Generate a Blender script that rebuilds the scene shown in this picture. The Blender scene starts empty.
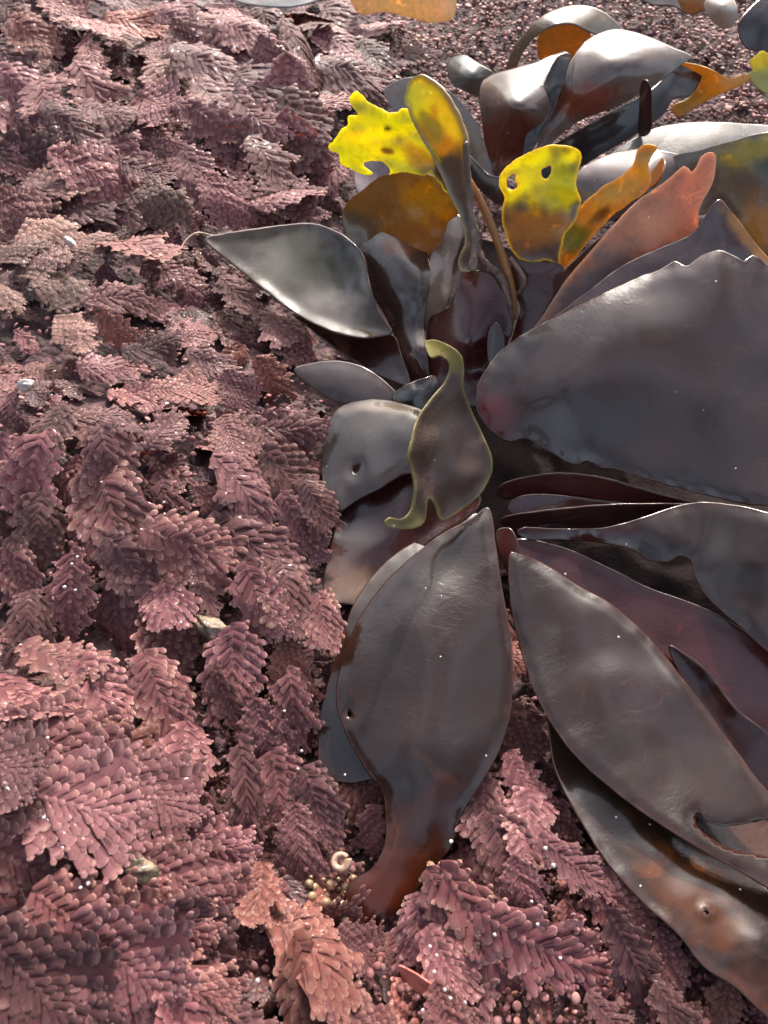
import bpy, math, random
import numpy as np
from mathutils import Vector, Matrix, noise
from mathutils.geometry import delaunay_2d_cdt

R = math.radians
rng = np.random.default_rng(11)
random.seed(11)
sc = bpy.context.scene
col = sc.collection

# ------------------------------------------------------------------ camera
H = 0.22                     # camera height over the rock, metres
PITCH = R(35)                # from straight down towards +Y
T = 0.637                    # tan of half the vertical field of view
cam = bpy.data.cameras.new('camera')
camo = bpy.data.objects.new('camera', cam)
col.objects.link(camo)
camo.location = (0, 0, H)
camo.rotation_euler = (PITCH, 0, 0)
cam.sensor_fit = 'VERTICAL'
cam.angle = 2 * math.atan(T)
cam.clip_start = 0.002
cam.clip_end = 50
cam.dof.use_dof = True
cam.dof.focus_distance = 0.25
cam.dof.aperture_fstop = 20.0
sc.camera = camo

# ------------------------------------------------------------------ light
SUN_EL, SUN_AZ = R(33), R(10)        # azimuth from +Y towards +X
w = bpy.data.worlds.new('World'); sc.world = w; w.use_nodes = True
nt = w.node_tree; nt.nodes.clear()
sky = nt.nodes.new('ShaderNodeTexSky'); sky.sky_type = 'NISHITA'; sky.sun_disc = False
sky.sun_elevation = SUN_EL; sky.sun_rotation = SUN_AZ
sky.air_density = 1.0; sky.dust_density = 4.5; sky.ozone_density = 1.0
hs = nt.nodes.new('ShaderNodeHueSaturation'); hs.inputs['Saturation'].default_value = 0.62
tc = nt.nodes.new('ShaderNodeTexCoord')
cn = nt.nodes.new('ShaderNodeTexNoise'); cn.inputs['Scale'].default_value = 2.3; cn.inputs['Detail'].default_value = 5
cr = nt.nodes.new('ShaderNodeValToRGB')
cr.color_ramp.elements[0].position = 0.40; cr.color_ramp.elements[0].color = (0.62, 0.65, 0.70, 1)
cr.color_ramp.elements[1].position = 0.58; cr.color_ramp.elements[1].color = (2.6, 2.57, 2.52, 1)
mx = nt.nodes.new('ShaderNodeMix'); mx.data_type = 'RGBA'; mx.blend_type = 'MULTIPLY'; mx.inputs[0].default_value = 1
bg = nt.nodes.new('ShaderNodeBackground'); bg.inputs['Strength'].default_value = 0.15
wo = nt.nodes.new('ShaderNodeOutputWorld')
nt.links.new(sky.outputs[0], hs.inputs['Color'])
nt.links.new(tc.outputs['Generated'], cn.inputs['Vector'])
nt.links.new(cn.outputs[0], cr.inputs[0])
nt.links.new(hs.outputs[0], mx.inputs[6]); nt.links.new(cr.outputs[0], mx.inputs[7])
nt.links.new(mx.outputs[2], bg.inputs[0]); nt.links.new(bg.outputs[0], wo.inputs[0])

sl = bpy.data.lights.new('sun', 'SUN'); sl.energy = 5.0; sl.angle = R(1.2); sl.color = (1.0, 0.955, 0.89)
so = bpy.data.objects.new('sun', sl); col.objects.link(so)
sd = Vector((math.sin(SUN_AZ) * math.cos(SUN_EL), math.cos(SUN_AZ) * math.cos(SUN_EL), math.sin(SUN_EL)))
so.rotation_euler = sd.to_track_quat('Z', 'Y').to_euler()
so.location = sd * 2
sc.view_settings.view_transform = 'Standard'; sc.view_settings.look = 'None'
sc.view_settings.gamma = 1; sc.view_settings.exposure = 0.45
sc.view_settings.use_curve_mapping = False
sc.cycles.max_bounces = 6; sc.cycles.diffuse_bounces = 3; sc.cycles.glossy_bounces = 3
sc.cycles.transparent_max_bounces = 4; sc.cycles.use_denoising = True

# ------------------------------------------------------------------ geometry helpers
def ray(px, py):
    px = np.asarray(px, float); py = np.asarray(py, float)
    sx = (px - 384) / 512 * T; sy = (512 - py) / 512 * T
    return np.stack([sx, math.sin(PITCH) + sy * math.cos(PITCH), -math.cos(PITCH) + sy * math.sin(PITCH)], -1)
def at(px, py, h):
    """the point of the scene over which the height h (metres) shows at a pixel"""
    r = ray(px, py); h = np.asarray(h, float)
    return np.array([0, 0, H]) + r * ((H - h) / -r[..., 2])[..., None]
def to_px(P):
    P = np.asarray(P, float); d = P - np.array([0, 0, H])
    f = d[..., 1] * math.sin(PITCH) - d[..., 2] * math.cos(PITCH)
    u = d[..., 1] * math.cos(PITCH) + d[..., 2] * math.sin(PITCH)
    return 384 + d[..., 0] / f / T * 512, 512 - u / f / T * 512
def in_poly(x, y, poly):
    x = np.asarray(x, float); y = np.asarray(y, float)
    c = np.zeros(x.shape, bool); n = len(poly)
    for i in range(n):
        x0, y0 = poly[i]; x1, y1 = poly[(i + 1) % n]
        if y0 == y1: continue
        m = ((y0 > y) != (y1 > y)) & (x < (x1 - x0) * (y - y0) / (y1 - y0) + x0)
        c ^= m
    return c
def new_mesh(name, V, faces, mats=(), smooth=True, attrs=None):
    me = bpy.data.meshes.new(name)
    me.from_pydata([tuple(v) for v in V], [], faces)
    for m in mats: me.materials.append(m)
    if smooth: me.polygons.foreach_set('use_smooth', [True] * len(me.polygons))
    for k, a in (attrs or {}).items():
        a = np.asarray(a, np.float32)
        if a.ndim == 2:
            at_ = me.attributes.new(k, 'FLOAT_COLOR', 'POINT'); at_.data.foreach_set('color', np.c_[a[:, :3], np.ones(len(a))].astype(np.float32).ravel())
        else:
            at_ = me.attributes.new(k, 'FLOAT', 'POINT'); at_.data.foreach_set('value', a)
    me.update()
    return me
def fast_mesh(name, V, sizes, loops, mat, attrs, flatwalls=False):
    me = bpy.data.meshes.new(name)
    me.vertices.add(len(V)); me.vertices.foreach_set('co', V.astype(np.float32).ravel())
    me.loops.add(len(loops)); me.loops.foreach_set('vertex_index', loops.astype(np.int32))
    starts = np.concatenate([[0], np.cumsum(sizes)[:-1]]).astype(np.int32)
    me.polygons.add(len(sizes)); me.polygons.foreach_set('loop_start', starts)
    me.polygons.foreach_set('use_smooth', (np.asarray(sizes) == 3) if flatwalls else np.ones(len(sizes), bool))
    me.materials.append(mat)
    for k, a in attrs.items():
        at_ = me.attributes.new(k, 'FLOAT', 'POINT'); at_.data.foreach_set('value', a.astype(np.float32))
    me.update(calc_edges=True); me.validate()
    return me
def obj(name, me, parent=None, loc=None):
    o = bpy.data.objects.new(name, me); col.objects.link(o)
    if parent: o.parent = parent
    if loc is not None: o.location = loc
    return o
def tag(o, label=None, cat=None, group=None, kind=None):
    if label: o['label'] = label
    if cat: o['category'] = cat
    if group: o['group'] = group
    if kind: o['kind'] = kind
    return o

# ------------------------------------------------------------------ node helpers
class G:
    def __init__(s, name):
        s.m = bpy.data.materials.new(name); s.m.use_nodes = True
        s.t = s.m.node_tree; s.t.nodes.clear()
        s.out = s.n('OutputMaterial')
    def n(s, t, **k):
        nd = s.t.nodes.new('ShaderNode' + t)
        for a, v in k.items(): setattr(nd, a, v)
        return nd
    def put(s, sock, v):
        if hasattr(v, 'is_output') or isinstance(v, bpy.types.NodeSocket): s.t.links.new(v, sock)
        else: sock.default_value = v
    def attr(s, name, o='Fac'):
        return s.n('Attribute', attribute_name=name).outputs[o]
    def noise(s, scale, detail=4, vec=None, rough=.55, dist=0, out='Fac'):
        nd = s.n('TexNoise'); nd.inputs['Scale'].default_value = scale; nd.inputs['Detail'].default_value = detail
        nd.inputs['Roughness'].default_value = rough; nd.inputs['Distortion'].default_value = dist
        if vec is not None: s.t.links.new(vec, nd.inputs['Vector'])
        return nd.outputs[out]
    def vor(s, scale, vec=None, feature='F1', out='Distance'):
        nd = s.n('TexVoronoi', feature=feature); nd.inputs['Scale'].default_value = scale
        if vec is not None: s.t.links.new(vec, nd.inputs['Vector'])
        return nd.outputs[out]
    def math(s, op, a, b=0.0, clamp=False):
        nd = s.n('Math', operation=op, use_clamp=clamp); s.put(nd.inputs[0], a); s.put(nd.inputs[1], b); return nd.outputs[0]
    def ramp(s, fac, stops):
        nd = s.n('ValToRGB'); e = nd.color_ramp.elements
        while len(e) < len(stops): e.new(0.5)
        for i, (p, c) in enumerate(stops):
            e[i].position = p; e[i].color = (c, c, c, 1) if not hasattr(c, '__len__') else (*c, 1)
        s.put(nd.inputs[0], fac); return nd.outputs[0]
    def mix(s, f, a, b, mode='MIX'):
        nd = s.n('Mix', data_type='RGBA', blend_type=mode); s.put(nd.inputs[0], f)
        for i, v in ((6, a), (7, b)):
            if isinstance(v, tuple): v = (*v, 1) if len(v) == 3 else v
            s.put(nd.inputs[i], v)
        return nd.outputs[2]
    def coord(s, o='Object'): return s.n('TexCoord').outputs[o]
    def vscale(s, v, k):
        nd = s.n('VectorMath', operation='MULTIPLY'); s.put(nd.inputs[0], v); nd.inputs[1].default_value = k; return nd.outputs[0]
    def bump(s, h, dist, strength=1.0, nrm=None):
        nd = s.n('Bump'); nd.inputs['Distance'].default_value = dist; nd.inputs['Strength'].default_value = strength
        s.put(nd.inputs['Height'], h)
        if nrm is not None: s.t.links.new(nrm, nd.inputs['Normal'])
        return nd.outputs[0]
    def bsdf(s, **k):
        nd = s.n('BsdfPrincipled')
        for a, v in k.items():
            if isinstance(v, tuple) and len(v) == 3: v = (*v, 1)
            s.put(nd.inputs[a.replace('_', ' ')], v)
        return nd.outputs[0]
    def done(s, sh):
        s.t.links.new(sh, s.out.inputs[0]); return s.m

def coralline_mat(name='coralline', shift=None):
    g = G(name)
    e = g.attr('edge'); t = g.attr('tint'); rnd = g.n('ObjectInfo').outputs['Random']
    oc = g.coord()
    tt = g.math('FRACT', g.math('ADD', t, rnd))
    body = g.ramp(tt, [(0, (.085, .020, .024)), (.3, (.145, .038, .045)), (.5, (.205, .068, .078)), (.72, (.155, .038, .038)), (.88, (.19, .056, .055)), (.96, (.22, .058, .038)), (1, (.23, .056, .032))])  # orange end stands in for fronds with sun shining through
    pale = g.ramp(tt, [(0, (.64, .33, .28)), (.4, (.72, .41, .36)), (.75, (.78, .47, .37)), (1, (.68, .37, .27))])
    if shift: body = g.mix(shift[0], body, shift[1])
    n1 = g.noise(900, 4, oc)
    body = g.mix(g.ramp(n1, [(.35, .0), (.7, .38)]), body, (.31, .115, .115))
    n2 = g.noise(160, 3, oc)
    body = g.mix(g.ramp(n2, [(.5, 0), (.72, .55)]), body, (.09, .03, .035))
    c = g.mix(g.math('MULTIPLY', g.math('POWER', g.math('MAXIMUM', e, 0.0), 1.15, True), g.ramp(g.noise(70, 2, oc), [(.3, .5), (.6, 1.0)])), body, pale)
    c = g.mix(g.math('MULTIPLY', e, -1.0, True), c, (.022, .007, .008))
    r2 = g.math('FRACT', g.math('MULTIPLY', tt, 17.31))
    val = g.math('MULTIPLY', g.math('ADD', g.math('MULTIPLY', r2, .62), .38), g.math('SUBTRACT', 1.0, g.attr('gap_shade')))
    c = g.mix(1.0, c, g.ramp(val, [(0, 0.0), (1, 1.0)]), 'MULTIPLY')
    c = g.mix(1.0, c, (1.22, 1.22, 1.22), 'MULTIPLY')
    h = g.math('ADD', g.noise(2600, 3, oc), g.math('MULTIPLY', g.noise(800, 2, oc), .8))
    b = g.bump(h, .00018, .6)
    p = g.bsdf(Base_Color=c, Roughness=g.ramp(n1, [(.3, .46), (.7, .72)]), IOR=1.5, Normal=b, Coat_Weight=.07, Coat_Roughness=.14, Specular_IOR_Level=.32,
               Subsurface_Weight=0.0)
    tr = g.n('BsdfTranslucent'); g.put(tr.inputs[0], g.mix(.6, c, (.75, .16, .05)))
    ms = g.n('MixShader'); ms.inputs[0].default_value = .12
    g.t.links.new(p, ms.inputs[1]); g.t.links.new(tr.outputs[0], ms.inputs[2])
    return g.done(ms.outputs[0])

def blade_mat(name='seaweed_blade', rough=.19, bumpk=1.0, coat=.36):
    g = G(name)
    pig = g.attr('pig', 'Color'); tr = g.attr('trans'); al = g.attr('uv3', 'Vector')
    n0 = g.noise(60, 4, al); n1 = g.noise(420, 5, al, .6)
    base = g.mix(g.ramp(n0, [(.35, 0), (.7, .5)]), pig, g.mix(1.0, pig, (1.5, 1.15, 1.0), 'MULTIPLY'))
    base = g.mix(g.ramp(n1, [(.5, 0), (.75, .45)]), base, g.mix(1.0, pig, (.55, .5, .45), 'MULTIPLY'))
    dv = g.n('TexVoronoi', feature='F1'); dv.inputs['Scale'].default_value = 150; g.t.links.new(al, dv.inputs['Vector'])
    dots = g.math('MULTIPLY', g.math('LESS_THAN', dv.outputs['Distance'], .045), g.math('GREATER_THAN', g.noise(55, 2, al), .52))
    base = g.mix(dots, base, (.55, .50, .46))
    scar = g.ramp(g.noise(95, 6, al, .7, 1.5), [(.60, 0), (.66, .6)])
    base = g.mix(scar, base, g.mix(1.0, pig, (2.2, 1.7, 1.3), 'MULTIPLY'))
    st = g.vscale(al, (1.0, .55, 1.0))
    wr = g.noise(620, 4, st, .6, .8)
    wrm = g.ramp(g.noise(22, 3, al), [(.46, .10), (.60, 1)])
    fine = g.noise(2600, 3, al)
    h = g.math('ADD', g.math('MULTIPLY', wr, wrm), g.math('MULTIPLY', fine, .10))
    b0 = g.bump(g.noise(38, 3, al), .0005 * bumpk, .5)
    b = g.bump(h, .00024 * bumpk, .6, b0)
    ro = g.ramp(g.noise(30, 4, al), [(.3, rough - .1), (.7, rough + .14)])
    p = g.bsdf(Base_Color=base, Roughness=ro, IOR=1.5, Specular_IOR_Level=.46, Normal=b, Coat_Weight=coat, Coat_Roughness=.035, Coat_IOR=1.5)
    tl = g.n('BsdfTranslucent'); g.put(tl.inputs[0], g.mix(1.0, base, (1.6, 1.6, 1.2), 'MULTIPLY')); g.put(tl.inputs['Normal'], b)
    ms = g.n('MixShader'); g.put(ms.inputs[0], tr)
    g.t.links.new(p, ms.inputs[1]); g.t.links.new(tl.outputs[0], ms.inputs[2])
    return g.done(ms.outputs[0])

def rock_mat():
    g = G('rock'); oc = g.coord()
    c = g.ramp(g.noise(120, 5, oc), [(.3, (.018, .012, .012)), (.5, (.06, .03, .032)), (.62, (.12, .06, .065)), (.75, (.17, .12, .085))])
    v = g.vor(420, oc)
    h = g.math('ADD', g.noise(300, 5, oc), g.math('MULTIPLY', v, -.8))
    return g.done(g.bsdf(Base_Color=c, Roughness=.8, Specular_IOR_Level=.25, Normal=g.bump(h, .0015, .9)))
def simple_mat(name, c1, c2, rough=.4, scale=600, bump=.0002, coat=.3, trans=0.0):
    g = G(name); oc = g.coord(); n = g.noise(scale, 4, oc)
    p = g.bsdf(Base_Color=g.ramp(n, [(.32, c1), (.68, c2)]), Roughness=rough, Normal=g.bump(g.noise(scale * 2.2, 4, oc), bump, .8), Coat_Weight=coat, Coat_Roughness=.15)
    if trans:
        tl = g.n('BsdfTranslucent'); tl.inputs[0].default_value = (*c2, 1)
        ms = g.n('MixShader'); ms.inputs[0].default_value = trans
        g.t.links.new(p, ms.inputs[1]); g.t.links.new(tl.outputs[0], ms.inputs[2]); p = ms.outputs[0]
    return g.done(p)
M_COR = coralline_mat(); M_TAN = coralline_mat('coralline_tan', (.62, (.15, .095, .055))); M_BLADE = blade_mat(); M_ROCK = rock_mat()
M_SATIN = blade_mat('seaweed_skin', .40, .9, .12); M_DULL = blade_mat('seaweed_dull', .52, 1.6, .06)

M_SHADE = simple_mat('shade_sheet', (.008, .004, .004), (.02, .009, .009), .85, 300, .0006, 0)  # near-black matte colour standing in for deep shade
M_SHADE.node_tree.nodes['Principled BSDF'].inputs['Specular IOR Level'].default_value = .15
# ------------------------------------------------------------------ rock (heights in mm at pixels)
TERR = [(-80,700,34),(0,700,34),(60,745,36),(-60,850,38),(20,850,36),(100,850,28),(150,790,24),(0,1000,34),(150,960,27),(250,930,17),(300,985,13),(370,1015,5),
 (-60,1100,34),(150,1100,28),(195,715,0),(235,770,-4),(275,835,-6),(330,880,-10),(400,950,-6),
 (90,520,25),(200,480,23),(290,450,15),(150,600,20),(240,610,13),(315,560,2),(300,690,2),(335,800,-6),(30,470,28),(0,560,22),(15,635,4),(70,655,2),(150,690,10),
 (60,300,12),(30,220,16),(75,250,0),(150,250,7),(130,330,14),(230,370,11),(265,320,2),(300,330,-10),(330,400,-12),
 (90,150,20),(200,130,16),(270,110,20),(200,50,15),(330,70,12),(60,40,18),(0,100,20),(345,190,-8),(250,205,0),(-80,300,16),(-80,500,26),(-80,100,20),
 (500,500,-20),(450,300,-18),(600,300,-16),(650,600,-14),(430,700,-10),(600,800,-8),(560,100,-10),(700,150,-10),(850,300,-12),(850,600,-12),(850,850,-8),
 (450,900,-3),(550,900,0),(550,980,3),(650,970,0),(520,740,-11),(720,1010,-3),(560,1100,2),(850,1050,-4),(380,880,-9),
 (700,60,-2),(640,20,0),(460,30,0),(400,50,2),(730,100,-4),(850,60,-2),(300,0,10),(100,-20,14),(600,-30,0)]
TW = np.array([at(a, b, c / 1000) for a, b, c in TERR])
def terrain(x, y):
    x = np.asarray(x, float); y = np.asarray(y, float); shp = x.shape; x = x.ravel(); y = y.ravel()
    out = np.zeros(len(x))
    for i in range(0, len(x), 20000):
        X = x[i:i + 20000, None]; Y = y[i:i + 20000, None]
        sig = .020 + .022 * np.clip(Y / .3, 0, 2)
        d2 = (X - TW[None, :, 0]) ** 2 + (Y - TW[None, :, 1]) ** 2
        wt = np.exp(-d2 / (2 * (sig * .62) ** 2)) + 1e-9
        z = (wt * TW[None, :, 2]).sum(1) / (wt.sum(1) + 3e-5)
        out[i:i + 20000] = z + .0022 * np.sin(x[i:i + 20000] * 330 + 2 * np.sin(y[i:i + 20000] * 190)) * np.sin(y[i:i + 20000] * 290 + 1.7 * np.sin(x[i:i + 20000] * 230))
    return out.reshape(shp)
SX, SY = np.meshgrid(np.arange(-220, 1000, 8.0), np.arange(-110, 1250, 8.0))
SH = np.zeros(SX.shape)
for _ in range(14):
    q_ = at(SX, SY, SH); SH = .5 * SH + .5 * terrain(q_[..., 0], q_[..., 1])
def surf(px, py, lift=0.0):
    """pixel -> point on the rock (plus lift)"""
    u = min(max((px + 220) / 8, 0), SX.shape[1] - 1.001); v = min(max((py + 110) / 8, 0), SX.shape[0] - 1.001)
    i, j = int(v), int(u); a, b = v - i, u - j
    h = SH[i, j] * (1 - a) * (1 - b) + SH[i + 1, j] * a * (1 - b) + SH[i, j + 1] * (1 - a) * b + SH[i + 1, j + 1] * a * b
    return at(px, py, h + lift)

def stretch(a, lo, hi, n, far):
    core = np.linspace(lo, hi, n); k = np.linspace(0, 1, 14)[1:] ** 2.2
    return np.concatenate([(lo - far * k)[::-1], core, hi + far * k])
gx = stretch(0, -.42, .42, 300, 2.6); gy = stretch(0, -.12, .78, 320, 2.6)
GX, GY = np.meshgrid(gx, gy)
GZ = terrain(GX, GY)
nz = np.array([noise.fractal(Vector((x * 42, y * 42, 0)), 1.0, 2.0, 4) for x, y in zip(GX.ravel(), GY.ravel())]).reshape(GX.shape)
nz2 = np.array([noise.noise(Vector((x * 4, y * 4, 7))) for x, y in zip(GX.ravel(), GY.ravel())]).reshape(GX.shape)
far = np.clip(np.hypot(GX, GY - .3) / .6 - .8, 0, 1)
GZ = GZ - .004 + nz * .0022 + nz2 * .12 * far
nx_, ny_ = GX.shape[1], GX.shape[0]
idx = np.arange(nx_ * ny_).reshape(ny_, nx_)
F = np.stack([idx[:-1, :-1], idx[:-1, 1:], idx[1:, 1:], idx[1:, :-1]], -1).reshape(-1, 4)
V = np.stack([GX, GY, GZ], -1).reshape(-1, 3)
tag(obj('rock', fast_mesh('rock', V, np.full(len(F), 4), F.ravel(), M_ROCK, {})), 'dark wet rock showing in the gaps between the fronds', 'rock', kind='structure')

# ------------------------------------------------------------------ blades
OUTLINES = []
def smooth_loop(P, step, jit=0.0, seed=0, closed=True):
    P = np.array(P, float); n = len(P); out = []
    for i in range(n):
        p0, p1, p2, p3 = P[i - 1], P[i], P[(i + 1) % n], P[(i + 2) % n]
        L = np.hypot(*(p2 - p1)); k = max(1, int(round(L / step)))
        for j in range(k):
            t = j / k
            out.append(.5 * ((2 * p1) + (-p0 + p2) * t + (2 * p0 - 5 * p1 + 4 * p2 - p3) * t * t + (-p0 + 3 * p1 - 3 * p2 + p3) * t ** 3))
    out = np.array(out)
    if jit:
        for i in range(len(out)):
            v = noise.noise_vector(Vector((out[i, 0] * .09, out[i, 1] * .09, seed)))
            v2 = noise.noise_vector(Vector((out[i, 0] * .3, out[i, 1] * .3, seed)))
            out[i] += (v.x * jit + v2.x * jit * .4, v.y * jit + v2.y * jit * .4)
    return out
class TPS:
    def __init__(s, pts):
        P = np.array(pts, float); s.P = P[:, :2] / 100; n = len(P)
        if n < 3: s.c = None; s.h = P[:, 2].mean(); return
        K = s.k(s.P, s.P) + np.eye(n) * .002; Q = np.c_[np.ones(n), s.P]
        A = np.zeros((n + 3, n + 3)); A[:n, :n] = K; A[:n, n:] = Q; A[n:, :n] = Q.T
        s.c = np.linalg.lstsq(A, np.r_[P[:, 2], 0, 0, 0], rcond=None)[0]
    def k(s, A, B):
        r2 = ((A[:, None] - B[None]) ** 2).sum(-1); return .5 * r2 * np.log(r2 + 1e-9)
    def __call__(s, x, y):
        X = np.c_[x, y] / 100
        if s.c is None: return np.full(len(X), s.h)
        return s.k(X, s.P) @ s.c[:-3] + np.c_[np.ones(len(X)), X] @ s.c[-3:]
DARK = (.022, .008, .007); MAROON = (.045, .010, .010); BROWN = (.11, .035, .013); AMBER = (.42, .17, .03)
ORANGE = (.34, .10, .035); YEL = (.40, .40, .02); OLIVE = (.17, .13, .035); GREY = (.019, .010, .007)
def blade(parent, label, outline, hp, base=DARK, spots=(), holes=(), edge=0.0, edgew=6, curl=0.0, rim=None, rimw=4, thick=.55, step=5, jit=.35,
          wav=.6, wavs=45, mat=None, trans=0.03, name='blade', axis=None):
    seed = len(OUTLINES) * 3.7
    out = smooth_loop(outline, min(step, 5) * .8, jit, seed)
    OUTLINES.append(out)
    hl = [smooth_loop(h, 1.5, 1.0, seed + 1) for h in holes]
    x0, y0 = out.min(0); x1, y1 = out.max(0)
    gx, gy = np.meshgrid(np.arange(x0, x1, step), np.arange(y0, y1, step * .87))
    gx = gx + (np.arange(gx.shape[0]) % 2)[:, None] * step * .5
    gx = gx.ravel(); gy = gy.ravel()
    m = in_poly(gx, gy, out); gx, gy = gx[m], gy[m]
    dd = np.sqrt(((gx[:, None] - out[None, :, 0]) ** 2 + (gy[:, None] - out[None, :, 1]) ** 2).min(1))
    m = dd > 3.2 + step * .3; gx, gy = gx[m], gy[m]
    tg = np.roll(out, -1, 0) - np.roll(out, 1, 0); tg /= np.linalg.norm(tg, axis=1)[:, None] + 1e-9; nn = np.c_[-tg[:, 1], tg[:, 0]]
    if not in_poly(*(out + nn * .3).T, out).mean() > .5: nn = -nn
    for dist in (1.2, 3.0):
        ins = out + nn * dist
        di = np.sqrt(((ins[:, None] - out[None]) ** 2).sum(-1).min(1))
        mk = in_poly(ins[:, 0], ins[:, 1], out) & (di > dist * .93); gx = np.r_[gx, ins[mk, 0]]; gy = np.r_[gy, ins[mk, 1]]
    for h in hl:
        d2 = np.sqrt(((gx[:, None] - h[None, :, 0]) ** 2 + (gy[:, None] - h[None, :, 1]) ** 2).min(1))
        m = (~in_poly(gx, gy, h)) & (d2 > step * .4); gx, gy = gx[m], gy[m]
    verts = [Vector(p) for p in out]; edges = [(i, (i + 1) % len(out)) for i in range(len(out))]
    for h in hl:
        o = len(verts); verts += [Vector(p) for p in h]; edges += [(o + i, o + (i + 1) % len(h)) for i in range(len(h))]
    verts += [Vector((a, b)) for a, b in zip(gx, gy)]
    vs, es, fs, *_ = delaunay_2d_cdt(verts, edges, [], 0, 1e-4)
    vs = np.array([tuple(v) for v in vs]); fa = np.array([f[:3] for f in fs])
    cen = vs[fa].mean(1); keep = in_poly(cen[:, 0], cen[:, 1], out)
    for h in hl: keep &= ~in_poly(cen[:, 0], cen[:, 1], h)
    fa = fa[keep]
    used = np.unique(fa); mp = np.full(len(vs), -1); mp[used] = np.arange(len(used)); vs = vs[used]; fa = mp[fa]
    de = np.full(len(vs), 1e9)
    for lp in [out] + hl:
        a_ = lp; b_ = np.roll(lp, -1, 0); ab = b_ - a_; L2 = (ab ** 2).sum(1) + 1e-9
        t_ = np.clip(((vs[:, None] - a_[None]) * ab[None]).sum(-1) / L2, 0, 1)
        de = np.minimum(de, np.sqrt(((vs[:, None] - (a_[None] + t_[..., None] * ab[None])) ** 2).sum(-1).min(1)))
    h = TPS(hp)(vs[:, 0], vs[:, 1])
    edge = edge * .5
    h = h + curl * np.exp(-(de / (edgew * 1.6)) ** 2) - edge * np.exp(-(de / edgew) ** 2)
    for i, (a, b) in enumerate(vs):
        k = .6 * noise.noise(Vector((a / wavs, b / wavs, seed))); k2 = noise.noise(Vector((a / 14, b / 14, seed + 5)))
        h[i] += wav * k * 1.6 + wav * .35 * k2 * math.exp(-de[i] / 9)
    P = at(vs[:, 0], vs[:, 1], h / 1000)
    pig = np.tile(np.array(base, float), (len(vs), 1)); tr = np.full(len(vs), trans)
    if spots: q = np.array([noise.fractal(Vector((p[0] / 16, p[1] / 16, seed)), 1, 2, 3) for p in vs])
    for (a, b, ra, rb, ang, c, t) in spots:
        ca, sa = math.cos(R(ang)), math.sin(R(ang))
        u = ((vs[:, 0] - a) * ca + (vs[:, 1] - b) * sa) / ra; v = (-(vs[:, 0] - a) * sa + (vs[:, 1] - b) * ca) / rb
        wgt = np.clip(1.6 - 1.15 * np.sqrt(u * u + v * v) + q * .45, 0, 1); wgt = wgt * wgt * (3 - 2 * wgt)
        pig = pig * (1 - wgt[:, None]) + np.array(c) * wgt[:, None]; tr = tr * (1 - wgt) + t * wgt
    if rim is None and sum(base) < .16: rim = ((.035, .012, .007), .04); rimw = 3
    if rim is not None:
        wgt = np.exp(-(de / rimw) ** 2)
        pig = pig * (1 - wgt[:, None]) + np.array(rim[0]) * wgt[:, None]; tr = tr * (1 - wgt) + rim[1] * wgt
    # coordinates along and across the blade, in metres, for its skin pattern
    a0 = axis or (outline[0], outline[len(outline) // 2])
    A = at(*a0[0], .0); B = at(*a0[1], .0); ax = (B - A) / max(1e-6, np.linalg.norm(B - A)); ac = np.array([-ax[1], ax[0], 0])
    uv3 = np.c_[P @ ax, P @ ac, P[:, 2] + seed * .01]
    org = P.mean(0)
    fl = [tuple(int(q) for q in f) for f in fa]
    me = new_mesh(name, P - org, fl, [mat or M_BLADE], True, {'pig': pig, 'trans': tr})
    a_ = me.attributes.new('uv3', 'FLOAT_VECTOR', 'POINT'); a_.data.foreach_set('vector', uv3.astype(np.float32).ravel())
    # make normals look up at the camera side
    c0 = np.zeros(3); q = fa[len(fa) // 2]; nrm = np.cross(P[q[1]] - P[q[0]], P[q[2]] - P[q[0]])
    if nrm @ (np.array([0, 0, H]) - P[q[0]]) < 0: me.flip_normals()
    o = obj(name, me, parent)
    o.location = Vector(org) - (parent.location if parent else Vector((0, 0, 0)))
    sm = o.modifiers.new('thickness', 'SOLIDIFY'); sm.thickness = thick / 1000; sm.offset = -1; sm.use_even_offset = False
    if label: o['label'] = label
    return o
def clump(name, px, py, h, label, cat, group=None):
    o = bpy.data.objects.new(name, None); col.objects.link(o); o.empty_display_size = .01
    o.location = Vector(at(px, py, h / 1000)); tag(o, label, cat, group); return o
def tube_mesh(pts, rads, n=10, wart=0.0, seed=0):
    P = np.array(pts, float); V = []; Fc = []
    for i in range(len(P)):
        t = P[min(i + 1, len(P) - 1)] - P[max(i - 1, 0)]; t /= np.linalg.norm(t) + 1e-12
        a = np.cross(t, [0.2, 0.1, 1.0]); a /= np.linalg.norm(a) + 1e-12; b = np.cross(t, a)
        for k in range(n):
            th = 2 * math.pi * k / n
            d = a * math.cos(th) + b * math.sin(th)
            r = rads[i] * (1 + wart * noise.noise(Vector((P[i][0] * 700 + d[0] * 1.7, P[i][1] * 700 + d[1] * 1.7, seed + d[2] * 1.7))))
            V.append(P[i] + d * r)
    for i in range(len(P) - 1):
        for k in range(n):
            Fc.append((i * n + k, i * n + (k + 1) % n, (i + 1) * n + (k + 1) % n, (i + 1) * n + k))
    Fc.append(tuple(range(n))[::-1]); Fc.append(tuple((len(P) - 1) * n + k for k in range(n)))
    return V, Fc
def curve_pts(ctrl, n):
    C = np.array(ctrl, float); s = np.linspace(0, len(C) - 1, n); out = []
    for q in s:
        i = min(int(q), len(C) - 2); t = q - i
        p0 = C[max(i - 1, 0)]; p1 = C[i]; p2 = C[i + 1]; p3 = C[min(i + 2, len(C) - 1)]
        out.append(.5 * ((2 * p1) + (-p0 + p2) * t + (2 * p0 - 5 * p1 + 4 * p2 - p3) * t * t + (-p0 + 3 * p1 - 3 * p2 + p3) * t ** 3))
    return np.array(out)
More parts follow.
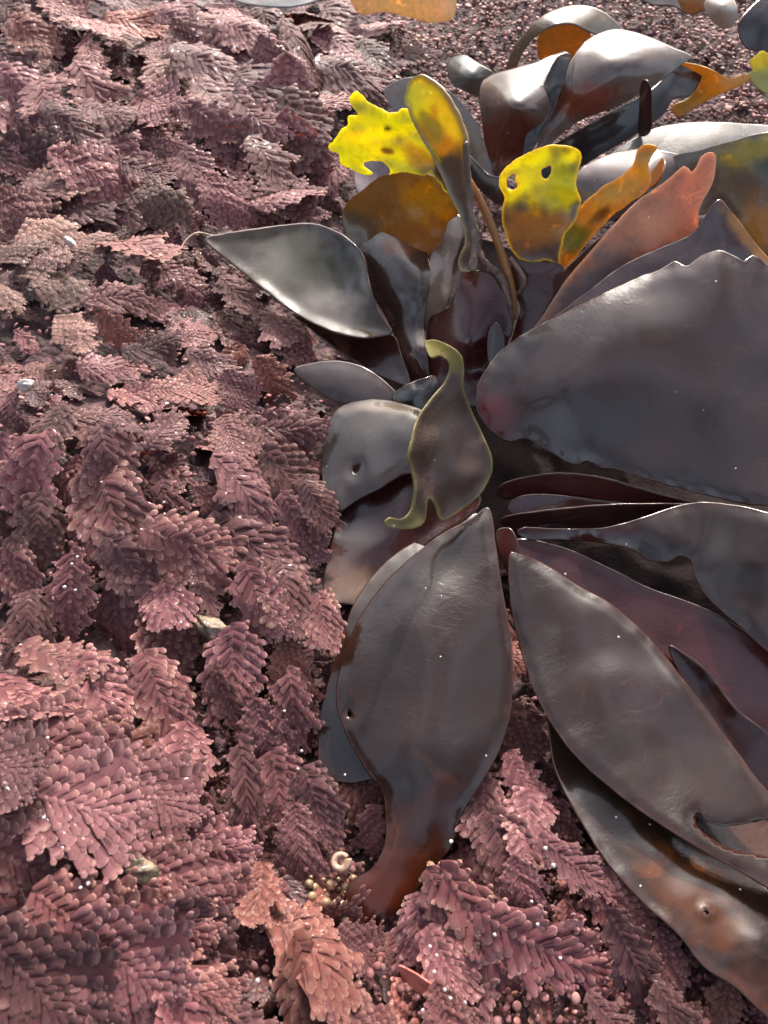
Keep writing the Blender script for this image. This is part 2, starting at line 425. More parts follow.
def stipe(parent, ctrl, r0, r1, pig, label=None, wart=.35, n=40, trans=.05, flat=1.0):
    """ctrl: (px, py, h mm)"""
    C = curve_pts(ctrl, n); P = at(C[:, 0], C[:, 1], C[:, 2] / 1000)
    V, Fc = tube_mesh(P, np.linspace(r0, r1, n) / 1000, 12, wart, len(OUTLINES))
    V = np.array(V); org = V.mean(0)
    me = new_mesh('stipe', V - org, Fc, [M_SATIN], True, {'pig': np.tile(pig, (len(V), 1)), 'trans': np.full(len(V), trans)})
    a_ = me.attributes.new('uv3', 'FLOAT_VECTOR', 'POINT'); a_.data.foreach_set('vector', V.astype(np.float32).ravel())
    o = obj('stipe', me, parent); o.location = Vector(org) - parent.location
    if label: o['label'] = label
    return o

# ---- main rosette, front
A = clump('seaweed_rosette', 500, 520, -15, 'large glossy dark maroon seaweed rosette with broad blades fanning out down and right', 'seaweed', 'dark red seaweed plants growing among the coralline fronds')
blade(A, 'pale blue-grey lobe showing under the broad lower left blade',
 [(484,516),(430,534),(388,560),(358,596),(344,630),(330,675),(320,715),(318,760),(325,778),(345,783),(366,780),(400,770),(450,700),(480,600)],
 [(484,516,6),(360,600,8),(322,720,3),(330,775,0),(400,760,2),(440,640,9)], base=GREY, wav=.5)
blade(A, 'broad grey-sheened blade pointing down with a narrow brown tip',
 [(489,508),(470,519),(440,535),(408,560),(380,588),(357,622),(341,665),(336,700),(346,735),(366,770),(381,790),(385,815),(384,845),(372,868),(350,882),(346,904),(352,915),(358,912),(363,926),(374,928),(396,912),(415,892),(432,870),(452,846),(462,815),(480,785),(500,750),(511,710),(513,660),(508,620),(501,580),(496,545)],
 [(489,508,24),(440,535,20),(380,590,15),(341,665,11),(350,740,8),(383,810,5),(348,890,1),(372,926,-2),(432,868,1),(462,815,6),(510,710,13),(508,620,18),(430,620,19),(430,700,15.5),(420,780,11),(400,860,3)],
 base=GREY, spots=[(402,862,56,52,0,(.050,.012,.005),.08),(430,812,44,22,-50,(.035,.011,.006),.05),(390,900,40,30,0,(.065,.014,.005),.12)], edge=1.2, edgew=6, wav=.8,
 holes=[[(347,712),(349,711),(351,714),(350,718),(348,717)]], axis=((489,508),(372,926)))
blade(A, 'brown-centred blade with a pale rim along the lower right edge',
 [(535,640),(545,690),(549,735),(557,775),(581,822),(610,866),(645,905),(678,934),(703,966),(735,987),(752,1003),(768,1018),(800,1050),(880,1020),(870,900),(790,840),(640,700)],
 [(535,640,3),(549,735,5),(581,822,7),(645,905,9),(703,966,9),(752,1003,9),(800,1050,8),(620,800,8),(690,900,10),(760,940,11),(870,940,6),(640,700,1),(720,800,1),(790,850,0)],
 base=GREY, spots=[(745,842,50,24,0,(.045,.018,.008),.05),(690,895,80,26,48,(.060,.022,.008),.08),(745,985,34,24,40,(.045,.016,.008),.08)], edge=-1.2, edgew=6, wav=.8,
 holes=[[(704,911),(706,910),(709,913),(708,915)]], axis=((535,640),(790,1040)))
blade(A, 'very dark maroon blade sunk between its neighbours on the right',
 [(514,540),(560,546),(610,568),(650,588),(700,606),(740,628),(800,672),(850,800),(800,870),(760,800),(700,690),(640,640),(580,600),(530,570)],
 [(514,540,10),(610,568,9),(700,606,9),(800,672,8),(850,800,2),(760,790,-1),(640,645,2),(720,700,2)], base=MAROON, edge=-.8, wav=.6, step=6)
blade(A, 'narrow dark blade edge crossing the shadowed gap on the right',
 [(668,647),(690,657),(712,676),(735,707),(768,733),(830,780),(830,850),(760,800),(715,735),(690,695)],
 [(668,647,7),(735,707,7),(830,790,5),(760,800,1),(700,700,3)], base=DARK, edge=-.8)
blade(A, 'long blue-grey blade with wrinkled middle and a ragged brown window near its end',
 [(509,556),(520,554),(545,564),(580,586),(610,603),(650,638),(692,690),(730,742),(772,796),(830,850),(860,930),(815,915),(762,884),(682,838),(622,797),(572,752),(538,700),(519,645),(510,600)],
 [(511,556,21),(545,564,19),(610,603,17),(692,690,15),(772,796,13),(850,900,9),(815,915,13),(682,838,15),(572,752,13),(519,645,14),(560,640,16.5),(620,710,15),(690,780,13.5),(750,850,13)],
 base=GREY, spots=[(640,690,70,22,45,(.022,.012,.012),.02)],
 holes=[[(698,812),(706,820),(722,826),(745,824),(766,819),(785,816),(790,860),(768,856),(742,852),(718,843),(703,832),(695,822)]], edge=1.4, edgew=6, wav=1.0, axis=((511,556),(815,915)))
blade(A, 'small rounded dark blade at the heart of the rosette',
 [(497,530),(510,528),(517,540),(518,558),(514,573),(507,572),(502,560),(497,545)], [(505,530,16),(517,550,16),(508,572,12),(498,545,14)], base=MAROON, step=4)
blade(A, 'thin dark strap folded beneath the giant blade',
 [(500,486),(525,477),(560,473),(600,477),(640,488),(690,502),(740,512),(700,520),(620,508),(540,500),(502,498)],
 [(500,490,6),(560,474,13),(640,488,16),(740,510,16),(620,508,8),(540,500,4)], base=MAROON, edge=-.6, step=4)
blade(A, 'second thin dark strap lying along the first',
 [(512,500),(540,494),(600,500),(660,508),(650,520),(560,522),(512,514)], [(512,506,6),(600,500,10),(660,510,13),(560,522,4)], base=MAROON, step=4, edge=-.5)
blade(A, 'pale tube-like strap with a bright upper edge',
 [(505,517),(560,509),(605,505),(650,504),(700,505),(730,510),(690,528),(620,532),(540,532),(506,528)],
 [(505,522,6),(605,505,15),(700,505,18),(690,528,8),(600,530,6)], base=DARK, edge=-.6, step=4)
blade(A, 'smooth grey blade with a notched lower edge at the right',
 [(517,533),(525,527),(560,529),(600,528),(628,522),(655,513),(680,505),(705,502),(735,505),(768,512),(840,530),(860,640),(820,690),(768,652),(741,628),(722,612),(703,592),(694,575),(690,560),(679,556),(668,562),(650,561),(641,556),(630,549),(600,543),(560,540),(530,540)],
 [(517,534,15),(600,529,17),(680,505,20),(768,512,29),(850,560,28),(820,690,15),(741,628,14),(690,562,14),(640,556,12),(570,541,11),(740,560,21.5),(660,535,17.5)],
 base=GREY, spots=[(570,535,60,18,0,(.05,.010,.010),.03)], edge=1.0, edgew=7, wav=.8, axis=((517,533),(840,600)))
# ---- giant upper right blades
blade(A, 'folded pale blade peaking behind the giant blade',
 [(545,330),(566,308),(592,288),(622,266),(655,250),(688,236),(700,224),(711,206),(720,199),(727,206),(740,222),(768,257),(840,320),(820,380),(660,380),(560,370)],
 [(545,330,20),(592,288,33),(622,266,40),(688,236,52),(720,199,62),(745,228,56),(768,257,50),(840,320,36),(660,370,24),(700,290,44)],
 base=(.07,.045,.045), spots=[(752,240,40,9,52,(.34,.17,.06),.2)], edge=.5, wav=.8, step=5, axis=((560,340),(720,199)))
blade(A, 'giant slate-grey blade with scalloped upper edge filling the upper right',
 [(476,398),(480,380),(497,354),(517,338),(545,322),(577,305),(610,290),(641,276),(662,268),(675,261),(686,266),(697,258),(706,253),(720,250),(733,255),(744,261),(752,255),(768,264),(800,285),(870,330),(880,470),(830,520),(768,507),(740,503),(700,494),(650,480),(618,470),(600,468),(588,461),(572,464),(548,451),(526,439),(508,441),(490,430),(478,414)],
 [(477,400,20),(517,338,30),(577,305,39),(641,276,46),(706,253,54),(768,264,54),(870,340,45),(880,470,30),(768,507,25),(700,494,22),(600,467,18),(526,439,15),(485,425,16),(560,390,29),(640,380,36),(720,380,38.5),(800,400,38),(620,430,26),(520,390,24)],
 base=(.024,.013,.011), spots=[(492,415,26,22,60,(.07,.010,.010),.04),(612,432,34,16,10,(.022,.014,.015),.02)], edge=1.0, edgew=7, wav=1.4, wavs=70, step=6, jit=1.0, axis=((477,400),(860,380)))
blade(A, 'pointed orange-brown translucent blade with a nicked tip',
 [(716,157),(710,152),(702,156),(697,166),(691,172),(684,166),(662,184),(637,201),(611,228),(588,254),(566,280),(545,312),(532,336),(560,350),(620,310),(690,245),(700,208),(713,182)],
 [(713,155,68),(690,170,64),(637,201,52),(566,280,27),(532,336,12),(560,350,11),(620,300,25),(690,240,46),(705,205,56),(650,240,47)],
 base=(.34,.155,.09), spots=[(590,300,60,26,-48,(.08,.045,.042),.06),(695,200,60,26,-50,(.44,.20,.12),.34)], rim=((.5,.30,.20),.4), rimw=3, edge=-.6, trans=.28, wav=.7, mat=M_SATIN, axis=((540,330),(713,155)))
blade(A, 'dark frilled blade edge left of the orange-brown blade',
 [(534,332),(542,304),(556,280),(578,256),(606,232),(628,212),(600,250),(572,284),(552,318)], [(534,332,8),(560,276,22),(628,212,34),(560,310,14)], base=DARK, edge=-.6, step=4)
blade(A, 'olive twisted blade with a hooked tip and a forked foot at the centre',
 [(424,342),(428,340),(437,340),(452,347),(461,356),(464,370),(464,388),(472,411),(483,435),(492,457),(491,476),(479,496),(462,510),(446,520),(440,518),(436,505),(429,499),(427,510),(424,523),(412,529),(391,528),(385,523),(390,518),(402,519),(411,510),(415,489),(412,469),(408,459),(411,443),(418,418),(434,395),(445,381),(449,364),(440,356),(430,357)],
 [(426,342,50),(452,348,58),(462,370,55),(449,366,55),(464,395,48),(434,396,52),(412,450,50),(440,430,45),(475,430,38),(491,465,30),(462,508,27),(440,517,30),(428,502,36),(415,490,42),(412,528,36),(387,524,40),(450,470,38),(430,470,39)],
 base=(.045,.022,.016), spots=[(437,350,34,20,20,(.16,.14,.025),.2),(405,520,26,12,0,(.12,.10,.035),.15),(440,430,16,34,10,(.065,.042,.028),.05)], rim=((.15,.125,.04),.15), rimw=2, edge=-.8, edgew=5, thick=.6, step=3, wav=1.1, wavs=24, mat=M_DULL, axis=((480,480),(437,345)))

blade(A, 'black added sheet standing in for the shade between the rosette blades',
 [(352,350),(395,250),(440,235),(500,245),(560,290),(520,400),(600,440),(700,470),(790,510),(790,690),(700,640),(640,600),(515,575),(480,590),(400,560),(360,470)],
 [(352,350,-12),(440,235,-12),(560,290,-8),(600,440,-4),(790,510,-4),(790,690,-6),(515,575,-6),(400,560,-8),(470,420,-4)], base=(.012,.005,.005), step=8, wav=3, wavs=30, name='shade_sheet', thick=1.5, mat=M_SHADE)  # dark sheet added to fill the gaps between blades with shade
# ---- left group
B = clump('seaweed_tuft', 470, 400, -18, 'tall dark brown seaweed tuft with ragged bright yellow tips above the rosette', 'seaweed', 'dark red seaweed plants growing among the coralline fronds')
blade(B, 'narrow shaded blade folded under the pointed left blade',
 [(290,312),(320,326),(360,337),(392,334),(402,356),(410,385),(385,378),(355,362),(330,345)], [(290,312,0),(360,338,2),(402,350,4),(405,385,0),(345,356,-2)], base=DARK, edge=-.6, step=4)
blade(B, 'pointed dark green-brown blade reaching left',
 [(205,240),(225,233),(251,229),(282,225),(311,223),(334,230),(351,241),(364,257),(370,285),(378,309),(392,331),(378,337),(360,338),(331,331),(295,313),(262,288),(236,267)],
 [(205,240,16),(251,229,17),(311,223,20),(351,241,22),(370,285,18),(390,331,12),(331,331,10),(262,288,11),(300,270,13),(345,290,12)],
 base=(.022,.014,.008), spots=[(300,262,50,30,20,(.05,.045,.028),.05)], edge=-1.0, edgew=6, wav=1.2, step=4, axis=((390,331),(205,240)))
blade(B, 'small grey leaf-shaped blade at the left',
 [(294,369),(318,362),(343,361),(368,369),(388,384),(398,398),(372,403),(345,404),(328,398),(308,384)],
 [(294,369,12),(343,361,15),(398,398,13),(345,404,10),(345,382,13.5)], base=(.045,.034,.032), edge=.6, step=4)
blade(B, 'dark crumpled scrap between the left blades',
 [(392,395),(405,385),(424,378),(436,376),(440,392),(434,408),(415,410),(396,405)], [(392,395,14),(415,383,20),(436,378,18),(434,408,12),(410,402,17)], base=(.03,.028,.03), edge=.6, step=4, wav=1.3, wavs=14)
blade(B, 'dark blade with a painted highlight below the grey blade',
 [(400,470),(370,492),(345,506),(335,530),(325,570),(323,592),(327,602),(345,604),(364,604),(386,578),(430,542),(470,516),(480,495),(440,470)],
 [(400,470,14),(345,506,9),(325,575,7),(345,604,6),(386,578,6),(430,542,8),(480,500,12),(370,550,8)], base=(.03,.008,.007), spots=[(350,585,26,20,0,(.09,.05,.03),.1)], edge=-.8, step=5, wav=1.2, axis=((460,490),(330,600)))  # the lighter spot is a highlight put into the pigment
blade(B, 'rounded grey blade with a small hole beside the olive blade',
 [(332,416),(343,406),(358,401),(376,399),(398,402),(424,411),(450,430),(455,455),(430,475),(408,473),(392,481),(378,489),(360,498),(340,511),(330,505),(324,490),(321,463),(325,436)],
 [(332,416,17),(376,399,20),(424,411,23),(450,440,22),(408,473,19),(360,498,16),(338,508,14),(321,463,14),(370,440,20),(400,435,22)],
 base=(.035,.024,.020), spots=[(375,403,45,10,5,(.12,.06,.03),.1)], holes=[[(353,470),(355,466),(358,466),(358,470),(355,473)]], edge=1.4, edgew=7, wav=1.0, step=4, axis=((450,440),(325,460)))
# amber fold and its neighbours
blade(B, 'grey blade arching behind the left yellow tip',
 [(384,90),(398,80),(415,77),(435,83),(452,93),(466,108),(478,126),(486,148),(492,172),(488,186),(470,172),(445,150),(410,125),(390,105)],
 [(384,90,28),(415,77,34),(466,108,30),(492,172,8),(445,150,14),(400,115,22)], base=(.14,.12,.11), edge=.8, step=4)
blade(B, 'pale grey patch of blade under the ragged yellow tip',
 [(358,160),(372,158),(386,162),(396,176),(386,196),(366,202),(356,188),(354,172)], [(358,165,14),(386,165,16),(366,202,8),(390,188,10)], base=(.13,.10,.11), step=4)
blade(B, 'brown olive translucent blade with a wet glint',
 [(342,222),(346,204),(362,190),(378,178),(395,173),(423,173),(440,181),(450,196),(458,214),(448,222),(443,238),(430,254),(418,262),(395,255),(370,262),(352,248)],
 [(342,222,14),(378,178,40),(423,173,52),(450,196,44),(443,238,28),(420,262,18),(352,248,10),(395,215,31),(370,222,20)],
 base=(.20,.10,.022), spots=[(355,235,26,20,0,(.10,.07,.04),.15),(425,200,30,22,20,(.24,.15,.012),.45)], trans=.3, edge=1.0, step=4, wav=1.6, wavs=26, axis=((430,254),(395,173)))
blade(B, 'white-lit narrow blade beside the brown translucent one',
 [(444,214),(456,213),(463,220),(464,231),(459,248),(453,266),(450,294),(440,318),(428,334),(422,316),(426,290),(428,266),(432,252),(442,240),(445,226)],
 [(452,215,20),(464,231,18),(453,266,12),(428,334,0),(424,300,4),(432,252,10),(443,236,16)], base=(.05,.04,.038), edge=.5, step=4, wav=.8)
blade(B, 'tongue-shaped grey blade standing at the centre left',
 [(359,247),(368,241),(380,232),(394,226),(410,225),(421,230),(425,238),(426,250),(431,268),(430,285),(427,303),(424,328),(428,356),(430,385),(432,410),(410,400),(406,378),(399,350),(388,322),(373,296),(364,272)],
 [(359,247,16),(394,226,24),(425,240,22),(431,268,22),(424,328,10),(430,400,-4),(406,378,-2),(388,322,6),(366,278,12),(400,262,21),(408,300,15),(415,350,8)],
 base=(.034,.020,.016), spots=[(402,243,20,12,0,(.13,.05,.025),.12),(420,390,22,50,0,(.045,.014,.012),.03)], edge=1.6, edgew=6, wav=.9, step=4, axis=((420,400),(400,226)))
blade(B, 'upright maroon blade in the middle of the tuft',
 [(462,268),(476,270),(490,274),(500,288),(507,303),(513,328),(503,350),(487,375),(482,410),(470,430),(446,420),(430,400),(427,370),(426,340),(429,318),(440,312),(450,306),(457,288)],
 [(462,268,30),(490,274,30),(513,328,18),(487,375,4),(470,430,-8),(430,400,-6),(429,318,10),(455,295,24),(465,340,16)], base=(.06,.018,.016), spots=[(488,340,18,60,10,(.035,.006,.006),.05)], trans=.08, edge=-.5, step=4, axis=((470,430),(476,270)))
blade(B, 'small dark oval blade inside the tuft', [(489,330),(496,322),(502,330),(505,346),(498,362),(490,366),(487,350)], [(495,324,22),(505,346,18),(490,364,12)], base=(.03,.03,.03), step=3, edge=.5)
blade(B, 'dark red stalk-like blade under the holed yellow tip',
 [(512,262),(530,262),(560,264),(563,280),(556,304),(545,330),(530,352),(520,372),(505,368),(514,330),(520,308),(512,285)],
 [(512,262,28),(560,264,30),(556,304,18),(520,372,0),(514,320,12)], base=(.06,.015,.012), trans=.08, edge=.6, step=4)
blade(B, 'holed blade with a bright yellow top turning grey below',
 [(500,176),(508,167),(521,157),(535,149),(548,146),(562,146),(574,147),(581,153),(582,161),(578,171),(576,186),(580,201),(577,218),(566,234),(562,248),(559,264),(545,260),(530,263),(516,256),(508,242),(503,226),(502,208),(505,196),(500,188)],
 [(500,180,56),(548,146,68),(581,155,65),(578,190,54),(577,218,45),(559,264,28),(520,260,27),(503,220,40),(540,200,53),(535,235,40)],
 base=(.13,.09,.085), spots=[(538,228,50,22,0,(.33,.17,.05),.2),(540,176,60,30,-8,YEL,.6),(556,196,26,14,0,(.40,.36,.02),.4)],
 holes=[[(541,170),(545,168),(551,166),(552,171),(547,179),(542,177)],[(506,181),(511,175),(516,174),(515,180),(517,187),(511,191),(506,188)]],
 rim=((.62,.50,.05),.4), rimw=1.5, edge=-1.0, edgew=5, trans=.15, step=3, wav=1.2, wavs=22, jit=1.4, mat=M_SATIN, axis=((540,262),(548,146)))
blade(B, 'torn orange-yellow blade right of the holed one',
 [(637,150),(645,145),(656,147),(652,156),(648,166),(651,176),(649,187),(638,198),(622,208),(607,221),(590,240),(575,258),(562,272),(558,256),(560,238),(567,220),(578,208),(594,194),(604,186),(618,178),(630,168),(634,160)],
 [(645,146,63),(649,187,54),(607,221,38),(562,272,15),(562,232,28),(604,186,48),(630,168,56),(605,205,44)],
 base=(.36,.19,.035), spots=[(572,236,18,14,0,(.14,.15,.02),.3),(620,190,50,12,-40,(.44,.27,.04),.4),(600,215,14,5,-40,(.2,.09,.02),.3)], rim=((.5,.3,.08),.4), rimw=2, trans=.38, edge=-.5, step=3, jit=1.4, wav=1.0, wavs=18, mat=M_SATIN, axis=((562,272),(645,146)))
blade(B, 'tiny brown tip beside the torn orange blade', [(649,188),(647,178),(656,166),(662,158),(665,162),(662,174),(656,184)], [(649,188,50),(663,160,58),(656,178,54)], base=(.28,.11,.03), trans=.3, step=3)
blade(B, 'ragged bright yellow lobe at the left of the tuft',
 [(329,147),(334,139),(341,129),(348,124),(349,117),(357,115),(352,106),(350,98),(357,94),(367,100),(376,108),(386,112),(397,112),(405,109),(412,112),(422,125),(432,145),(446,170),(452,190),(444,190),(432,174),(423,176),(412,173),(402,171),(394,173),(388,176),(389,169),(384,162),(375,160),(367,161),(362,163),(366,169),(371,174),(360,174),(350,169),(341,164),(338,154)],
 [(329,147,62),(350,97,79),(397,112,80),(412,112,79),(452,190,55),(423,176,60),(388,174,57),(360,174,54),(380,140,69),(345,140,66)],
 base=YEL, spots=[(425,162,30,10,35,(.36,.26,.03),.4),(387,151,7,3,15,(.22,.12,.02),.3),(388,128,3,2,0,(.1,.08,.02),.3),(440,178,16,14,40,(.12,.06,.04),.1),(365,137,20,7,0,(.52,.44,.01),.6)], rim=((.62,.58,.03),.5), rimw=1.5, trans=.55,
 edge=-.8, edgew=4, step=3, jit=2.0, wav=1.2, wavs=18, mat=M_SATIN, axis=((450,190),(340,130)))
blade(B, 'upright yellow-brown lobe with a warty pale edge',
 [(406,88),(410,80),(417,75),(424,75),(437,84),(451,101),(461,122),(467,138),(466,152),(466,172),(470,200),(474,236),(473,268),(461,271),(458,262),(465,240),(461,219),(450,196),(436,166),(420,136),(408,112),(404,100)],
 [(406,88,86),(420,75,90),(451,101,86),(467,138,76),(468,180,62),(473,268,34),(461,265,33),(450,196,55),(420,136,72),(408,112,80),(440,130,76)],
 base=(.42,.25,.02), spots=[(418,100,24,24,40,YEL,.5),(447,118,26,9,62,(.45,.38,.03),.45),(432,128,18,8,60,(.3,.26,.05),.3),(466,235,22,60,0,(.075,.045,.038),.05),(452,176,18,26,30,(.10,.06,.04),.1)], trans=.35,
 rim=((.32,.26,.14),.15), rimw=3, edge=-1.4, edgew=4, step=3, jit=1.1, wav=.8, thick=1.0, mat=M_SATIN, axis=((465,260),(420,80)))
stipe(B, [(466,142,76),(468,175,65),(470,205,55),(474,240,44),(472,270,35)], .9, 1.4, (.13,.10,.08), 'knobbly grey rim running down the yellow-brown lobe', .9, 70)
stipe(B, [(466,176,60),(480,200,52),(492,228,43),(503,258,33),(512,292,22),(514,320,14)], 1.2, 1.6, (.26,.12,.035), 'smooth orange-brown stalk', .1, 40, .15)
stipe(B, [(476,212,44),(479,232,40),(477,250,36),(487,266,32),(500,278,28),(507,300,24),(510,322,18),(504,345,8)], 1.5, 1.5, (.10,.06,.05), 'bumpy grey-brown stalk', .8, 80)
stipe(B, [(510,258,30),(518,268,28),(524,280,25),(520,292,20),(512,296,16)], .9, .9, (.2,.13,.09), 'pale crooked stalk end', .3, 30)
stipe(B, [(470,272,26),(472,300,20),(474,330,14),(474,360,8)], .7, .7, (.05,.02,.018), None, 1.2, 70)
blade(B, 'dark ribbon crossing behind the stalks', [(462,150),(474,160),(488,174),(502,178),(508,190),(500,204),(486,196),(470,178),(462,164)], [(462,155,26),(502,180,26),(500,204,18),(470,178,20)], base=(.02,.018,.018), step=4, edge=.8)

# ---- back clump
Cc = clump('seaweed_bunch', 560, 160, -12, 'glossy back-lit seaweed bunch with bulging blades near the top of the picture', 'seaweed', 'dark red seaweed plants growing among the coralline fronds')
blade(Cc, 'small folded grey blade at the left of the bunch', [(447,70),(450,59),(464,55),(480,64),(494,74),(486,88),(478,96),(462,90),(452,84)], [(447,70,14),(464,55,22),(494,74,18),(478,96,10),(470,76,22)], base=(.10,.10,.09), edge=.5, step=3)
blade(Cc, 'amber underside of the arched blade', [(538,38),(552,24),(572,24),(590,34),(586,58),(560,62),(540,60)], [(538,38,28),(572,24,36),(590,34,32),(560,62,12),(540,60,14)], base=(.28,.15,.02), trans=.35, step=3)
blade(Cc, 'arched pale blade curving over the top of the bunch',
 [(506,70),(511,54),(524,34),(541,17),(560,8),(580,5),(598,9),(612,18),(624,32),(606,38),(590,32),(572,24),(555,25),(540,33),(528,44),(519,60),(514,72)],
 [(508,70,14),(524,34,34),(560,8,46),(598,9,46),(624,32,36),(590,32,42),(555,25,46),(528,44,32),(514,72,14)], base=(.13,.10,.07), edge=.6, trans=.1, step=3, axis=((508,70),(620,30)))
blade(Cc, 'bulging grey-brown blade at the middle of the bunch',
 [(479,94),(484,80),(496,73),(515,68),(536,62),(553,55),(567,52),(570,62),(560,90),(546,122),(530,152),(514,172),(496,176),(488,160),(483,132)],
 [(479,94,24),(496,73,32),(536,62,38),(567,52,38),(560,90,32),(530,152,12),(505,176,4),(483,132,16),(515,105,38)],
 base=(.07,.05,.045), spots=[(510,140,30,30,0,(.11,.03,.018),.12)], edge=1.2, wav=.8, step=4, axis=((510,172),(550,55)))
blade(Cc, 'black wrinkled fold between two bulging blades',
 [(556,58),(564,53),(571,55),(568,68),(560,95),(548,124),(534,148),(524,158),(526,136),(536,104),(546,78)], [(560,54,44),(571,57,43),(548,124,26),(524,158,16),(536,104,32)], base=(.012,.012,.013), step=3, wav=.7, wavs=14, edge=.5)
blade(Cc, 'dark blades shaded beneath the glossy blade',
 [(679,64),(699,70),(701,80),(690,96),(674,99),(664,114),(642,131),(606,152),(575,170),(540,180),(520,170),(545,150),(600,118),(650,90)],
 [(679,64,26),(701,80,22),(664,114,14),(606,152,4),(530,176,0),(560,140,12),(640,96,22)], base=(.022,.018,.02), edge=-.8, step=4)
blade(Cc, 'largest glossy blade glaring white in the sun',
 [(560,92),(566,72),(574,56),(585,42),(600,33),(618,29),(641,34),(657,40),(674,48),(692,56),(680,66),(664,79),(646,90),(624,103),(600,113),(582,120),(562,134),(544,152),(530,164),(540,140),(550,115)],
 [(560,92,32),(585,42,45),(618,29,47),(657,40,45.5),(692,56,40),(664,79,36),(624,103,29),(582,120,22),(530,164,8),(548,118,24),(610,62,45.5),(640,58,45),(580,95,34),(600,48,46.5)],
 base=(.10,.075,.065), spots=[(585,100,34,16,-10,(.17,.05,.03),.15)], edge=1.2, wav=.9, step=4, axis=((540,150),(650,50)))
blade(Cc, 'folded yellow-brown blade trailing right',
 [(676,62),(700,66),(714,71),(730,78),(744,74),(752,78),(740,86),(723,93),(702,103),(679,117),(673,106),(688,98),(698,84),(694,72)],
 [(676,62,30),(714,71,28),(752,78,22),(723,93,20),(679,117,8),(694,80,20)], base=(.40,.22,.03), trans=.35, edge=.6, step=3, mat=M_SATIN)
blade(Cc, 'green-yellow frilly tip at the right edge',
 [(746,76),(752,70),(750,62),(756,54),(762,50),(770,54),(790,60),(800,100),(775,96),(758,88)], [(746,76,22),(758,52,30),(790,60,26),(775,96,16)], base=(.30,.30,.10), spots=[(758,58,16,12,0,(.45,.42,.03),.4)], trans=.25, step=3, jit=1.6, mat=M_SATIN)
blade(Cc, 'dark finger-like upright blade', [(640,86),(645,80),(650,88),(651,108),(651,128),(646,136),(638,134),(639,112)], [(645,80,48),(651,108,38),(642,136,22)], base=(.045,.025,.028), step=3, edge=1.2)
blade(Cc, 'long pale strap glaring beside the coralline grains',
 [(560,196),(580,178),(605,158),(634,138),(660,127),(700,122),(768,125),(850,132),(850,160),(768,142),(712,150),(676,164),(640,182),(600,206)],
 [(560,196,8),(605,158,18),(660,127,22),(768,125,22),(850,145,21),(712,150,21),(640,182,14)], base=(.13,.12,.11), edge=.8, step=5, axis=((560,196),(850,145)))
blade(Cc, 'pale oval blade behind the torn orange blade',
 [(575,180),(582,168),(600,158),(620,151),(645,149),(670,152),(694,160),(704,180),(680,200),(640,210),(604,222),(588,210),(578,198)],
 [(575,180,22),(620,151,30),(694,160,34),(680,200,22),(604,222,12),(640,178,32)], base=(.11,.09,.09), edge=.8, step=4)
blade(Cc, 'mottled grey and green-gold blade at the right edge',
 [(670,160),(700,150),(735,140),(768,132),(850,128),(870,240),(850,320),(790,290),(768,262),(745,232),(722,205),(700,215),(680,200)],
 [(670,160,34),(735,140,50),(850,128,58),(850,320,20),(768,262,24),(722,205,30),(690,205,24),(780,200,40)],
 base=(.085,.065,.055), spots=[(775,150,60,16,-8,(.24,.20,.03),.25),(775,165,22,10,0,(.05,.06,.04),.1),(780,225,40,30,0,(.30,.15,.03),.3)], edge=.8, step=5, trans=.1, axis=((680,200),(850,140)))
# ---- scraps at the top edge
D1 = blade(None, None, [(352,-8),(400,-12),(450,-6),(456,8),(450,20),(432,23),(410,18),(385,12),(360,14)], [(352,-8,22),(450,-6,26),(456,18,16),(400,18,16),(400,0,26)], base=(.55,.40,.22), trans=.3, step=3, name='seaweed_scrap')
tag(D1, 'translucent amber seaweed scrap at the top edge left of the arched blade', 'seaweed')
D2 = blade(None, None, [(200,-14),(260,-20),(330,-14),(318,0),(290,7),(262,6),(235,1)], [(200,-14,26),(330,-14,26),(280,6,22)], base=(.15,.15,.15), step=4, name='seaweed_scrap')
tag(D2, 'flat grey seaweed scrap just peeping in above the upper left fronds', 'seaweed')
D3 = clump('seaweed_sprig', 720, 0, -4, 'small seaweed sprig with a pearly oval blade in the top right corner', 'seaweed', 'dark red seaweed plants growing among the coralline fronds')
blade(D3, 'black scrap above the coralline grains', [(630,-12),(700,-14),(720,-4),(708,8),(690,14),(672,6),(650,4)], [(630,-12,10),(720,-4,18),(690,14,10)], base=(.02,.015,.015), step=3)
blade(D3, 'brown blade of the sprig', [(678,-6),(694,-10),(706,2),(700,12),(688,14),(680,6)], [(678,-6,18),(706,2,20),(688,14,12)], base=(.25,.12,.04), trans=.25, step=3)
blade(D3, 'dark blade hanging at the right', [(738,26),(748,10),(768,-6),(800,-10),(820,60),(790,62),(764,52),(746,48)], [(738,26,18),(768,-6,26),(820,60,14),(760,50,8)], base=(.03,.025,.028), step=4)
blade(D3, 'pearly oval blade', [(704,4),(712,-6),(726,-8),(736,4),(737,18),(730,28),(718,26),(708,16)], [(704,4,26),(726,-8,32),(737,18,24),(718,27,18),(721,8,30)], base=(.34,.31,.26), step=3, edge=1.2)
NBL = len(OUTLINES)

